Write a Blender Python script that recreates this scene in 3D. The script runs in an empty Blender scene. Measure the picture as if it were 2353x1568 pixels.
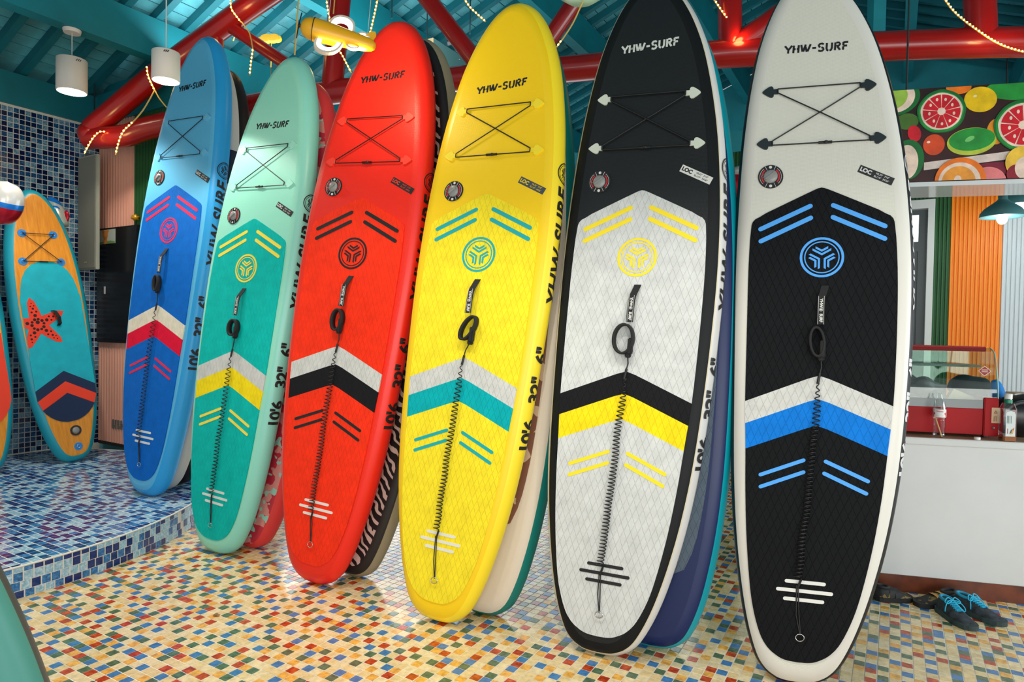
import bpy, bmesh, math, random
import numpy as np
from mathutils import Vector, Matrix
random.seed(7)
C = bpy.context.scene.collection
S = bpy.context.scene
PI = math.pi

# ------------------------------------------------------------------ camera, world, lights, exposure
F_PX, PITCH, ROLL, CAM_H, YAW = 1487.86, 0.020205, 0.017049, 1.52685, 0.5312996
def cam_matrix():
    cp, sp = math.cos(PITCH), math.sin(PITCH); cr, sr = math.cos(ROLL), math.sin(ROLL)
    R0 = Matrix(((1,0,0),(0,0,-1),(0,1,0)))
    Rp = Matrix(((1,0,0),(0,cp,-sp),(0,sp,cp)))
    Rr = Matrix(((cr,-sr,0),(sr,cr,0),(0,0,1)))
    return Rr @ Rp @ R0
R_CAM = cam_matrix()
cam = bpy.data.cameras.new('camera'); cam_o = bpy.data.objects.new('camera', cam); C.objects.link(cam_o)
cam.sensor_width = 36; cam.lens = F_PX/2353*36; cam.clip_start = .05
r0, r1, r2 = R_CAM[0], R_CAM[1], R_CAM[2]
cam_o.matrix_world = Matrix(((r0[0],-r1[0],-r2[0],0),(r0[1],-r1[1],-r2[1],0),(r0[2],-r1[2],-r2[2],CAM_H),(0,0,0,1)))
S.camera = cam_o
S.view_settings.view_transform = 'Standard'; S.view_settings.look = 'None'; S.view_settings.gamma = 1
S.view_settings.use_curve_mapping = False
S.view_settings.exposure = 0.05
S.render.film_transparent = False
w = bpy.data.worlds.new('world'); S.world = w; w.use_nodes = True
bg = w.node_tree.nodes['Background']; bg.inputs[0].default_value = (.86,.95,1.0,1); bg.inputs[1].default_value = 0.45

def area(name, loc, target, size, sy, power, col=(1,1,1)):
    l = bpy.data.lights.new(name, 'AREA'); l.shape = 'RECTANGLE'; l.size = size; l.size_y = sy; l.energy = power; l.color = col
    o = bpy.data.objects.new(name, l); C.objects.link(o); o.location = loc
    o.rotation_euler = (Vector(target)-Vector(loc)).to_track_quat('-Z','Y').to_euler(); return o
def spot(name, loc, target, power, cone, blend, col, rad=.04):
    l = bpy.data.lights.new(name, 'SPOT'); l.energy = power; l.spot_size = math.radians(cone); l.spot_blend = blend; l.color = col; l.shadow_soft_size = rad
    o = bpy.data.objects.new(name, l); C.objects.link(o); o.location = loc
    o.rotation_euler = (Vector(target)-Vector(loc)).to_track_quat('-Z','Y').to_euler(); return o
def point(name, loc, power, col, rad=.05):
    l = bpy.data.lights.new(name, 'POINT'); l.energy = power; l.color = col; l.shadow_soft_size = rad
    o = bpy.data.objects.new(name, l); C.objects.link(o); o.location = loc; return o
# daylight from the open shop front behind the photographer
area('shop_front_daylight', (0.8,-3.2,1.3), (-.3,4,.6), 7.0, 2.0, 215, (1,.98,.95))
area('shop_side_fill', (6.5,1.2,1.7), (1.0,4.2,.8), 4.0, 2.0, 150, (.95,.98,1))  # soft light added from the right to brighten the floor there
# daylight from the glazed back of the hall
area('rear_daylight', (-.8,9.4,1.75), (-.8,4,.6), 5.0, 2.2, 120, (.93,.97,1))

# unseen ceiling downlights over the aisle in front of the boards, and an unseen light added to brighten the planks behind the truss
for x, y, p_ in ((1.0,1.55,70),(-.1,1.85,92),(-1.25,2.5,92),(-2.9,3.1,46)): spot('aisle_downlight', (x,y,3.45), (x,y,0), p_, 100, .45, (1,.94,.84), .05)
spot('platform_fill_spot', (-3.5,4.9,3.45), (-3.6,5.1,0), 110, 120, .5, (1,.95,.86), .06)  # unseen spot added to brighten the under-lit platform corner
area('roof_wash', (-1.6,6.3,4.2), (-1.6,7.5,6.2), 3.5, .5, 32, (.9,.98,1))

# ------------------------------------------------------------------ small helpers
D1 = Vector((math.sin(YAW), math.cos(YAW), 0)); D2 = Vector((math.cos(YAW), -math.sin(YAW), 0)); UP = Vector((0,0,1))
EYE = Vector((0,0,CAM_H))
def ab(a, b, z=0): return D1*a + D2*b + UP*z
def ray(x, y):
    return R_CAM.transposed() @ Vector(((x-1176.5)/F_PX, (y-784)/F_PX, 1))
def at(x, y, Y):                       # a measured direction taken out to depth Y
    d = ray(x, y); return EYE + d*(Y/d.y)
def on(x, y, p, n):                    # ... or out to a plane of the room
    d = ray(x, y); return EYE + d*((Vector(p)-EYE).dot(n)/d.dot(n))
def lin(c): return tuple(((x/255/12.92) if x <= 10.3 else ((x/255+.055)/1.055)**2.4) for x in c)

class NT:
    def __init__(s, m): s.t = m.node_tree; s.b = s.t.nodes['Principled BSDF']
    def n(s, typ, **kw):
        x = s.t.nodes.new(typ)
        for k, v in kw.items():
            if k.startswith('i_'): x.inputs[int(k[2:])].default_value = v
            else: setattr(x, k, v)
        return x
    def l(s, a, b): s.t.links.new(a, b)
    def m(s, op, a, b=None):
        x = s.n('ShaderNodeMath', operation=op)
        for i, v in enumerate((a, b)):
            if v is None: continue
            if isinstance(v, (int, float)): x.inputs[i].default_value = v
            else: s.l(v, x.inputs[i])
        return x.outputs[0]
    def obj(s): return s.n('ShaderNodeTexCoord').outputs['Object']
    def bump(s, h, strength, dist):
        x = s.n('ShaderNodeBump'); x.inputs['Strength'].default_value = strength; x.inputs['Distance'].default_value = dist
        s.l(h, x.inputs['Height']); s.l(x.outputs[0], s.b.inputs['Normal'])
    def mixc(s, fac, a, b):
        x = s.n('ShaderNodeMix', data_type='RGBA')
        s.l(fac, x.inputs[0])
        for i, v in ((6, a), (7, b)):
            if isinstance(v, tuple): x.inputs[i].default_value = (*lin(v), 1)
            else: s.l(v, x.inputs[i])
        return x.outputs[2]
    def ramp(s, f, stops):
        x = s.n('ShaderNodeValToRGB'); cr = x.color_ramp
        while len(cr.elements) < len(stops): cr.elements.new(.5)
        for e, (p, c) in zip(cr.elements, stops): e.position = p; e.color = (*lin(c), 1)
        s.l(f, x.inputs[0]); return x.outputs[0]
    def noise(s, vec, scale, detail=3, rough=.55):
        x = s.n('ShaderNodeTexNoise'); x.inputs['Scale'].default_value = scale; x.inputs['Detail'].default_value = detail; x.inputs['Roughness'].default_value = rough
        s.l(vec, x.inputs['Vector']); return x.outputs[0]
MATS = {}
def mat(name, col, rough=.5, metal=0., spec=.5, var=0., vscale=8., bump=0., bscale=200., coat=0.):
    if name in MATS: return MATS[name]
    m = bpy.data.materials.new(name); m.use_nodes = True; k = NT(m); b = k.b
    b.inputs['Base Color'].default_value = (*lin(col), 1); b.inputs['Roughness'].default_value = rough
    b.inputs['Metallic'].default_value = metal; b.inputs['Specular IOR Level'].default_value = spec
    if coat: b.inputs['Coat Weight'].default_value = coat; b.inputs['Coat Roughness'].default_value = .08
    if var or bump:
        v = k.obj()
        if var:
            f = k.noise(v, vscale, 4)
            lo = tuple(x*(1-var) for x in col); hi = tuple(min(255, x*(1+var*.6)) for x in col)
            k.l(k.ramp(f, [(.3, lo), (.7, hi)]), b.inputs['Base Color'])
        if bump: k.bump(k.noise(v, bscale, 2), bump, .002)
    MATS[name] = m; return m
def emit(name, col, strength):
    if name in MATS: return MATS[name]
    m = bpy.data.materials.new(name); m.use_nodes = True; b = m.node_tree.nodes['Principled BSDF']
    b.inputs['Base Color'].default_value = (*lin(col), 1); b.inputs['Emission Color'].default_value = (*lin(col), 1); b.inputs['Emission Strength'].default_value = strength
    MATS[name] = m; return m
def eva(name, col):                    # grooved deck pad foam: diamond lattice pressed into it
    if name in MATS: return MATS[name]
    m = bpy.data.materials.new(name); m.use_nodes = True; k = NT(m); b = k.b
    b.inputs['Roughness'].default_value = .66; b.inputs['Specular IOR Level'].default_value = .14
    sx = k.n('ShaderNodeSeparateXYZ'); k.l(k.obj(), sx.inputs[0])
    a = k.m('DIVIDE', sx.outputs[0], .032); c = k.m('DIVIDE', sx.outputs[1], .074)
    def tri(x): return k.m('ABSOLUTE', k.m('SUBTRACT', k.m('FRACT', x), .5))
    g = k.m('MINIMUM', k.m('SUBTRACT', .5, tri(k.m('ADD', k.m('ADD', a, c), 100))), k.m('SUBTRACT', .5, tri(k.m('ADD', k.m('SUBTRACT', a, c), 100))))
    h = k.m('MINIMUM', k.m('MULTIPLY', g, 14.), 1.)
    k.bump(h, .6, .003)
    f = k.noise(k.obj(), 14, 4)
    k.l(k.ramp(f, [(.25, tuple(x*.93 for x in col)), (.75, tuple(min(255, x*1.03) for x in col))]), b.inputs['Base Color'])
    MATS[name] = m; return m
def pvc(name, col, rough=.38):         # drop-stitch deck skin: fine weave
    if name in MATS: return MATS[name]
    m = bpy.data.materials.new(name); m.use_nodes = True; k = NT(m); b = k.b
    b.inputs['Base Color'].default_value = (*lin(col), 1); b.inputs['Roughness'].default_value = rough; b.inputs['Specular IOR Level'].default_value = .36
    sx = k.n('ShaderNodeSeparateXYZ'); k.l(k.obj(), sx.inputs[0])
    sn = lambda x: k.m('SINE', x)
    h = k.m('MULTIPLY', sn(k.m('MULTIPLY', k.m('ADD', sx.outputs[0], sx.outputs[1]), 520)), sn(k.m('MULTIPLY', k.m('SUBTRACT', sx.outputs[0], sx.outputs[1]), 520)))
    k.bump(h, .22, .0012)
    MATS[name] = m; return m

class MB:                               # mesh collector
    def __init__(s): s.v = []; s.f = []; s.mi = []; s.sm = []
    def add(s, V, F, mi=0, sm=False):
        o = len(s.v); s.v += [tuple(p) for p in V]
        for f in F: s.f.append(tuple(i+o for i in f)); s.mi.append(mi); s.sm.append(sm)
    def box(s, c, size, mi=0, ax=None):
        ax = ax or (Vector((1,0,0)), Vector((0,1,0)), Vector((0,0,1))); c = Vector(c)
        V = [c + ax[0]*(size[0]/2*i) + ax[1]*(size[1]/2*j) + ax[2]*(size[2]/2*k) for k in (-1,1) for j in (-1,1) for i in (-1,1)]
        s.add(V, [(0,2,3,1),(4,5,7,6),(0,1,5,4),(2,6,7,3),(0,4,6,2),(1,3,7,5)], mi)
    def bbox(s, c, size, bev, mi=0, ax=None):   # box with chamfered edges
        bm = bmesh.new(); bmesh.ops.create_cube(bm, size=1)
        for v in bm.verts: v.co = Vector((v.co.x*size[0], v.co.y*size[1], v.co.z*size[2]))
        bmesh.ops.bevel(bm, geom=bm.edges[:], offset=bev, segments=2, affect='EDGES')
        ax = ax or (Vector((1,0,0)), Vector((0,1,0)), Vector((0,0,1))); c = Vector(c)
        bm.verts.index_update()
        s.add([c+ax[0]*v.co.x+ax[1]*v.co.y+ax[2]*v.co.z for v in bm.verts], [[v.index for v in f.verts] for f in bm.faces], mi); bm.free()
    def tube(s, pts, r, seg=8, mi=0, cap=True, closed=False, sm=True):
        P = [Vector(p) for p in pts]; n = len(P); V = []; F = []
        rr = r if isinstance(r, (list, tuple)) else [r]*n
        up = None
        for i, p in enumerate(P):
            if closed: t = P[(i+1)%n]-P[i-1]
            else: t = P[min(i+1, n-1)]-P[max(i-1, 0)]
            t = t.normalized() if t.length > 1e-9 else Vector((0,0,1))
            if up is None: up = Vector((0,0,1)) if abs(t.z) < .9 else Vector((1,0,0))
            x = t.cross(up).normalized(); up = x.cross(t).normalized()
            for k in range(seg):
                a = 2*PI*k/seg; V.append(p + (x*math.cos(a)+up*math.sin(a))*rr[i])
        for i in range(n if closed else n-1):
            for k in range(seg):
                a = i*seg+k; b2 = i*seg+(k+1)%seg; j = (i+1)%n
                F.append((a, b2, j*seg+(k+1)%seg, j*seg+k))
        s.add(V, F, mi, sm)
        if cap and not closed:
            s.add(V[:seg], [tuple(range(seg))[::-1]], mi); s.add(V[-seg:], [tuple(range(seg))], mi)
    def lathe(s, prof, c=(0,0,0), seg=24, mi=0, ax=None, sm=True):   # prof: (r, h)
        ax = ax or (Vector((1,0,0)), Vector((0,1,0)), Vector((0,0,1))); c = Vector(c); V = []; F = []
        for r, h in prof:
            for k in range(seg):
                a = 2*PI*k/seg; V.append(c+ax[0]*(r*math.cos(a))+ax[1]*(r*math.sin(a))+ax[2]*h)
        for i in range(len(prof)-1):
            for k in range(seg): F.append((i*seg+k, i*seg+(k+1)%seg, (i+1)*seg+(k+1)%seg, (i+1)*seg+k))
        s.add(V, F, mi, sm)
        if prof[0][0] > 1e-5: s.add(V[:seg], [tuple(range(seg))[::-1]], mi)
        if prof[-1][0] > 1e-5: s.add(V[-seg:], [tuple(range(seg))], mi)
    def ell(s, c, rad, ax=None, nu=16, nv=10, mi=0, fn=None):
        ax = ax or (Vector((1,0,0)), Vector((0,1,0)), Vector((0,0,1))); c = Vector(c); V = []; F = []
        for j in range(nv+1):
            t = PI*j/nv
            for i in range(nu):
                a = 2*PI*i/nu; q = [math.sin(t)*math.cos(a), math.sin(t)*math.sin(a), math.cos(t)]
                k = fn(q) if fn else 1
                V.append(c+ax[0]*(q[0]*rad[0]*k)+ax[1]*(q[1]*rad[1]*k)+ax[2]*(q[2]*rad[2]*k))
        for j in range(nv):
            for i in range(nu): F.append((j*nu+i, (j+1)*nu+i, (j+1)*nu+(i+1)%nu, j*nu+(i+1)%nu))
        s.add(V, F, mi, True)
    def prism(s, poly, z0, z1, tf=None, mi=0, back=False):  # poly (x, y) counter-clockwise
        tf = tf or (lambda x, y, z: Vector((x, y, z))); n = len(poly)
        V = [tf(x, y, z0) for x, y in poly]+[tf(x, y, z1) for x, y in poly]
        F = [tuple(range(n, 2*n))]+[(i, (i+1)%n, n+(i+1)%n, n+i) for i in range(n)]
        if back: F.append(tuple(range(n))[::-1])
        s.add(V, F, mi)
    def ring(s, outer, inner, z0, z1, tf=None, mi=0):
        tf = tf or (lambda x, y, z: Vector((x, y, z))); n = len(outer)
        V = [tf(*p, z1) for p in outer]+[tf(*p, z1) for p in inner]+[tf(*p, z0) for p in outer]+[tf(*p, z0) for p in inner]
        F = []
        for i in range(n):
            j = (i+1)%n
            F += [(i, j, n+j, n+i), (2*n+i, 2*n+j, j, i), (n+i, n+j, 3*n+j, 3*n+i), (2*n+j, 2*n+i, 3*n+i, 3*n+j)]
        s.add(V, F, mi)
    def build(s, name, mats, parent=None, fixn=False):
        me = bpy.data.meshes.new(name); me.from_pydata(s.v, [], s.f)
        for m in (mats if isinstance(mats, (list, tuple)) else [mats]): me.materials.append(m)
        me.polygons.foreach_set('material_index', s.mi); me.polygons.foreach_set('use_smooth', s.sm); me.update()
        if fixn:
            bm = bmesh.new(); bm.from_mesh(me); bmesh.ops.recalc_face_normals(bm, faces=bm.faces); bm.to_mesh(me); bm.free()
        o = bpy.data.objects.new(name, me); C.objects.link(o)
        if parent: o.parent = parent
        return o
def tag(o, label, cat, group=None):
    o['label'] = label; o['category'] = cat
    if group: o['group'] = group
    return o
def thing(name, label, cat, M=None, group=None):
    o = bpy.data.objects.new(name, None); C.objects.link(o); o.empty_display_size = .1
    if M is not None: o.matrix_world = M
    return tag(o, label, cat, group)
def struct(name, mb=None, mats=None, parent=None, fixn=False, label=None):
    if mb is None: o = bpy.data.objects.new(name, None); C.objects.link(o)
    else: o = mb.build(name, mats, parent, fixn)
    if parent is None: o['kind'] = 'structure'
    if label: o['label'] = label
    return o
def child(name, me, parent, M):
    o = bpy.data.objects.new(name, me); C.objects.link(o); o.parent = parent; o.matrix_local = M; return o
def frame(o, x, y, z):
    return Matrix(((x[0],y[0],z[0],o[0]),(x[1],y[1],z[1],o[1]),(x[2],y[2],z[2],o[2]),(0,0,0,1)))
def circ(r, n=40, cx=0, cy=0): return [(cx+r*math.cos(2*PI*i/n), cy+r*math.sin(2*PI*i/n)) for i in range(n)]
def catmull(P, k=8):
    P = [np.array(p, float) for p in P]; out = []
    Q = [2*P[0]-P[1]]+P+[2*P[-1]-P[-2]]
    for i in range(1, len(Q)-2):
        p0, p1, p2, p3 = Q[i-1:i+3]
        for j in range(k):
            t = j/k
            out.append(.5*((2*p1)+(-p0+p2)*t+(2*p0-5*p1+4*p2-p3)*t*t+(-p0+3*p1-3*p2+p3)*t**3))
    out.append(P[-1]); return out
def text_geo(s, size, bold=0., shear=0., align='CENTER', space=1.):
    cu = bpy.data.curves.new('t', 'FONT'); cu.body = s; cu.size = size; cu.offset = bold; cu.shear = shear; cu.align_x = align; cu.align_y = 'CENTER'; cu.space_character = space; cu.resolution_u = 4
    o = bpy.data.objects.new('t', cu); C.objects.link(o)
    dg = bpy.context.evaluated_depsgraph_get(); dg.update()
    me = bpy.data.meshes.new_from_object(o.evaluated_get(dg))
    V = [(v.co.x, v.co.y) for v in me.vertices]; F = [tuple(p.vertices) for p in me.polygons]
    bpy.data.objects.remove(o); bpy.data.curves.remove(cu); bpy.data.meshes.remove(me); return V, F
def subdiv(V, F, cuts):
    bm = bmesh.new(); vs = [bm.verts.new((x, y, 0)) for x, y in V]
    for f in F:
        try: bm.faces.new([vs[i] for i in f])
        except ValueError: pass
    bmesh.ops.triangulate(bm, faces=bm.faces[:])
    bmesh.ops.subdivide_edges(bm, edges=bm.edges[:], cuts=cuts, use_grid_fill=True); bm.verts.index_update()
    r = [(v.co.x, v.co.y) for v in bm.verts], [tuple(v.index for v in f.verts) for f in bm.faces]; bm.free(); return r

# stencil capitals for the deck lettering: strokes (polylines) on a 0..1 grid
GL = {'Y': ([[(-.05,1),(.3,.52)], [(.75,1),(.36,.42),(.36,0)]], .78), 'H': ([[(.1,0),(.1,1)], [(.1,.5),(.33,.5)], [(.45,.5),(.65,.5)], [(.65,0),(.65,1)]], .85),
      'W': ([[(0,1),(.2,.1)], [(.28,.1),(.5,1)], [(.5,.72),(.68,.05)], [(.76,.1),(1.05,1)]], 1.2), '-': ([[(0,.48),(.42,.48)]], .55),
      'S': ([[(.62,.86),(.45,.98),(.2,.95),(.08,.78),(.14,.6),(.28,.54)], [(.38,.5),(.56,.42),(.64,.24),(.54,.06),(.3,.01),(.06,.12)]], .82),
      'U': ([[(.08,1),(.08,.3),(.16,.08),(.3,.01)], [(.42,.01),(.58,.08),(.66,.3),(.66,1)]], .85), 'R': ([[(.1,0),(.1,1)], [(.22,.98),(.5,.96),(.63,.76),(.5,.56),(.24,.52)], [(.36,.44),(.66,0)]], .82),
      'F': ([[(.1,0),(.1,.42)], [(.1,.55),(.1,1)], [(.1,.95),(.62,.95)], [(.1,.5),(.52,.5)]], .7)}
def stencil(s, width, h, th, sl=.10):
    out = []; x = 0; tot = sum(GL[c][1]+.07 for c in s)
    kx = width/tot
    for c in s:
        st, adv = GL[c]
        for pl in st:
            P = [Vector(((x+p[0])*kx-width/2+sl*p[1]*h, p[1]*h-h/2)) for p in pl]
            L = []; R = []
            for i, p in enumerate(P):
                t = (P[min(i+1, len(P)-1)]-P[max(i-1, 0)]).normalized(); nn = Vector((-t.y, t.x))
                L.append(p+nn*th/2); R.append(p-nn*th/2)
            for i in range(len(P)-1): out.append([tuple(R[i]), tuple(R[i+1]), tuple(L[i+1]), tuple(L[i])])
        x += adv+.07
    return out

# ------------------------------------------------------------------ stand-up paddle boards
HALF = [(0,0),(.05,.003),(.09,.014),(.14,.045),(.185,.105),(.235,.23),(.28,.4),(.318,.6),(.344,.8),(.361,1.0),(.375,1.25),(.385,1.5),(.391,1.75),(.390,1.95),(.383,2.15),(.368,2.37),(.345,2.57),(.314,2.75),(.276,2.91),(.225,3.05),(.17,3.155),(.12,3.22),(.07,3.26),(.03,3.277),(0,3.28)]
OUT = catmull(HALF, 5); OUT[0][0] = OUT[-1][0] = 0
OV = np.array([p[1] for p in OUT]); OW = np.array([p[0] for p in OUT])
def wf(v): return float(np.interp(v, OV, OW))
PADH = [(.0,.103),(.05,.107),(.085,.12),(.125,.148),(.162,.2),(.2,.3),(.227,.42),(.255,.6),(.276,.8),(.290,1.0),(.304,1.2),(.312,1.5),(.315,1.8),(.309,2.0),(.305,2.03)]
PO = catmull(PADH, 4); PV = np.array([p[1] for p in PO]); PW = np.array([p[0] for p in PO])
def pw(v): return float(np.interp(v, PV, PW))
RAIL = .075
def capsule(p, q, w, n=6):
    p, q = Vector(p), Vector(q); d = (q-p).normalized(); a0 = math.atan2(d.y, d.x); out = []
    for c, s in ((q, -PI/2), (p, PI/2)):
        for i in range(n+1):
            a = a0+s+PI*i/n; out.append((c.x+math.cos(a)*w/2, c.y+math.sin(a)*w/2))
    return out
def vline(va, k):                       # chevron line with a slightly rounded apex
    return lambda u: va - k*(math.sqrt(u*u+.012**2)-.012)
def side_hit(f, hw):
    v = f(.3)
    for _ in range(30): v = f(hw(v))
    return v
def vcurve(f, h, n=14): return [(h*(i/n*2-1), f(h*(i/n*2-1))) for i in range(n+1)]   # left to right
def emblem():
    out = []
    for k in range(3):
        a = PI/2+2*PI*k/3
        for rho, L in ((.009,.046),(.026,.031)):
            c = Vector((math.cos(a)*rho, math.sin(a)*rho))
            for sg in (1,-1):
                d = Vector((math.cos(a+sg*PI/3), math.sin(a+sg*PI/3))); n = Vector((math.cos(a), math.sin(a)))
                w = .0105
                q = [c, c+d*L, c+d*L+n*w, c+n*w]
                if sg > 0: q = q[::-1]
                area2 = sum(q[i].x*q[(i+1)%4].y-q[(i+1)%4].x*q[i].y for i in range(4))
                if area2 < 0: q = q[::-1]
                out.append([tuple(p) for p in q])
    return out
EMB = emblem()
BLACK = lambda: mat('print_black', (18,18,20), .5)

class Board:
    def __init__(s, name, label, t, rot, mats, prof=None, cu=None, cv=None, floor=0., L=1., wid=1., group=None, rail=RAIL, vmax=3.3, k=1.):
        s.k = k; s.t = EYE+(Vector(t)-EYE)*k; r = rot; s.u = Vector((r[0][0], r[1][0], r[2][0])); s.v = Vector((r[0][1], r[1][1], r[2][1])); s.n = Vector((r[0][2], r[1][2], r[2][2]))
        s.cu = cu or [0]*7; s.cv = cv or [0]*6; s.vmax = vmax; s.L = L; s.wid = wid; s.d = 0; s.R = rail
        s.root = thing(name, label, 'board', frame(s.t, s.u, s.v, s.n), group)
        s.M = frame(s.t, s.u, s.v, s.n)
        N = len(OUT); pts = [(p[0]*wid, p[1]*L) for p in OUT]
        loop = pts+[(-x, y) for x, y in pts[-2:0:-1]]
        n = len(loop); nor = []
        for i in range(n):
            a, b = Vector(loop[i-1]), Vector(loop[(i+1)%n]); d = (b-a).normalized(); nor.append(Vector((d.y, -d.x)))
        prof = prof or [(90,0),(65,1),(40,1),(20,1),(0,1),(-25,1),(-50,1),(-70,1),(-90,1)]   # (angle, material from here)
        K = len(prof); R = s.R
        for it in range(4):
            V = []
            for (x, y), nn in zip(loop, nor):
                for ang, _ in prof:
                    c, sn = math.cos(math.radians(ang)), math.sin(math.radians(ang))
                    V.append(s.W(x-nn.x*R*(1-c), y-nn.y*R*(1-c), -R+R*sn))
            lo = min((s.M @ p).z for p in V)-floor-.0008
            if it < 3: s.d += lo/s.v.z/s.k
        mb = MB(); F = []; mi = []
        mb.v = [tuple(p) for p in V]
        for i in range(n):
            j = (i+1)%n
            for k in range(K-1):
                mb.f.append((i*K+k, i*K+k+1, j*K+k+1, j*K+k)); mb.mi.append(prof[k][1]); mb.sm.append(True)
        for k, m in ((0, 0), (K-1, prof[-1][1])):
            for i in range(0, N-1):
                a, b, c, d = i*K+k, (i+1)*K+k, ((n-i-1)%n)*K+k, ((n-i)%n)*K+k
                f = [a, b, c, d]
                if i == 0: f = [a, b, c]
                if i == N-2: f = [a, b, d]
                f = list(dict.fromkeys(f))
                if k: f = f[::-1]
                mb.f.append(tuple(f)); mb.mi.append(m); mb.sm.append(False)
        s.body = mb.build('hull', mats, s.root, True)
    def W(s, u, v, z):
        a = s.cu; c = s.cv
        vv = min(v, 3.3)
        U = u + a[0]+a[1]*vv+a[2]*vv*vv+a[3]*vv**3+a[4]*u*vv+a[5]*u+a[6]*u*u
        vv = min(v, s.vmax)
        Vv = v + c[0]+c[1]*vv+c[2]*vv*vv+c[3]*u+c[4]*u*vv+c[5]*vv**3
        if v < .3: Vv -= s.d*(1-v/.3)
        return Vector((U, Vv, z))*s.k
    def plate(s, name, polys, z0, z1, m, parent=None, off=(0,0), rotz=0.):
        mb = MB(); c, sn = math.cos(rotz), math.sin(rotz)
        tf = lambda x, y, z: s.W(off[0]+c*x-sn*y, off[1]+sn*x+c*y, z)
        for p in polys:
            if isinstance(p, tuple): mb.ring(p[0], p[1], z0, z1, tf)
            else: mb.prism(p, z0, z1, tf)
        return mb.build(name, m, parent or s.root)
    def flat_text(s, name, txt, size, u, v, z, m, rot=0., bold=0., shear=0., parent=None, space=1.):
        V, F = text_geo(txt, size, bold, shear, 'CENTER', space); c, sn = math.cos(rot), math.sin(rot)
        mb = MB(); mb.add([s.W(u+c*x-sn*y, v+sn*x+c*y, z) for x, y in V], F)
        return mb.build(name, m, parent or s.root)
    def rail_pt(s, v, th, e=.0012):
        w0 = wf(v/s.L)*s.wid; dw = (wf((v+.02)/s.L)-wf((v-.02)/s.L))*s.wid/.04; n = Vector((1, -dw)).normalized(); R = s.R
        q = Vector((w0, v))-n*R+n*((R+e)*math.cos(th))
        return s.W(q.x, q.y, -R+(R+e)*math.sin(th))
    def rail_text(s, name, txt, size, v0, m, th0=0., bold=.012, shear=.25, space=1.):
        V, F = text_geo(txt, size, bold*size, shear, 'LEFT', space); V, F = subdiv(V, F, 2)
        mb = MB(); mb.add([s.rail_pt(v0+x, th0+y/s.R) for x, y in V], F); return mb.build(name, m, s.root)

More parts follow.
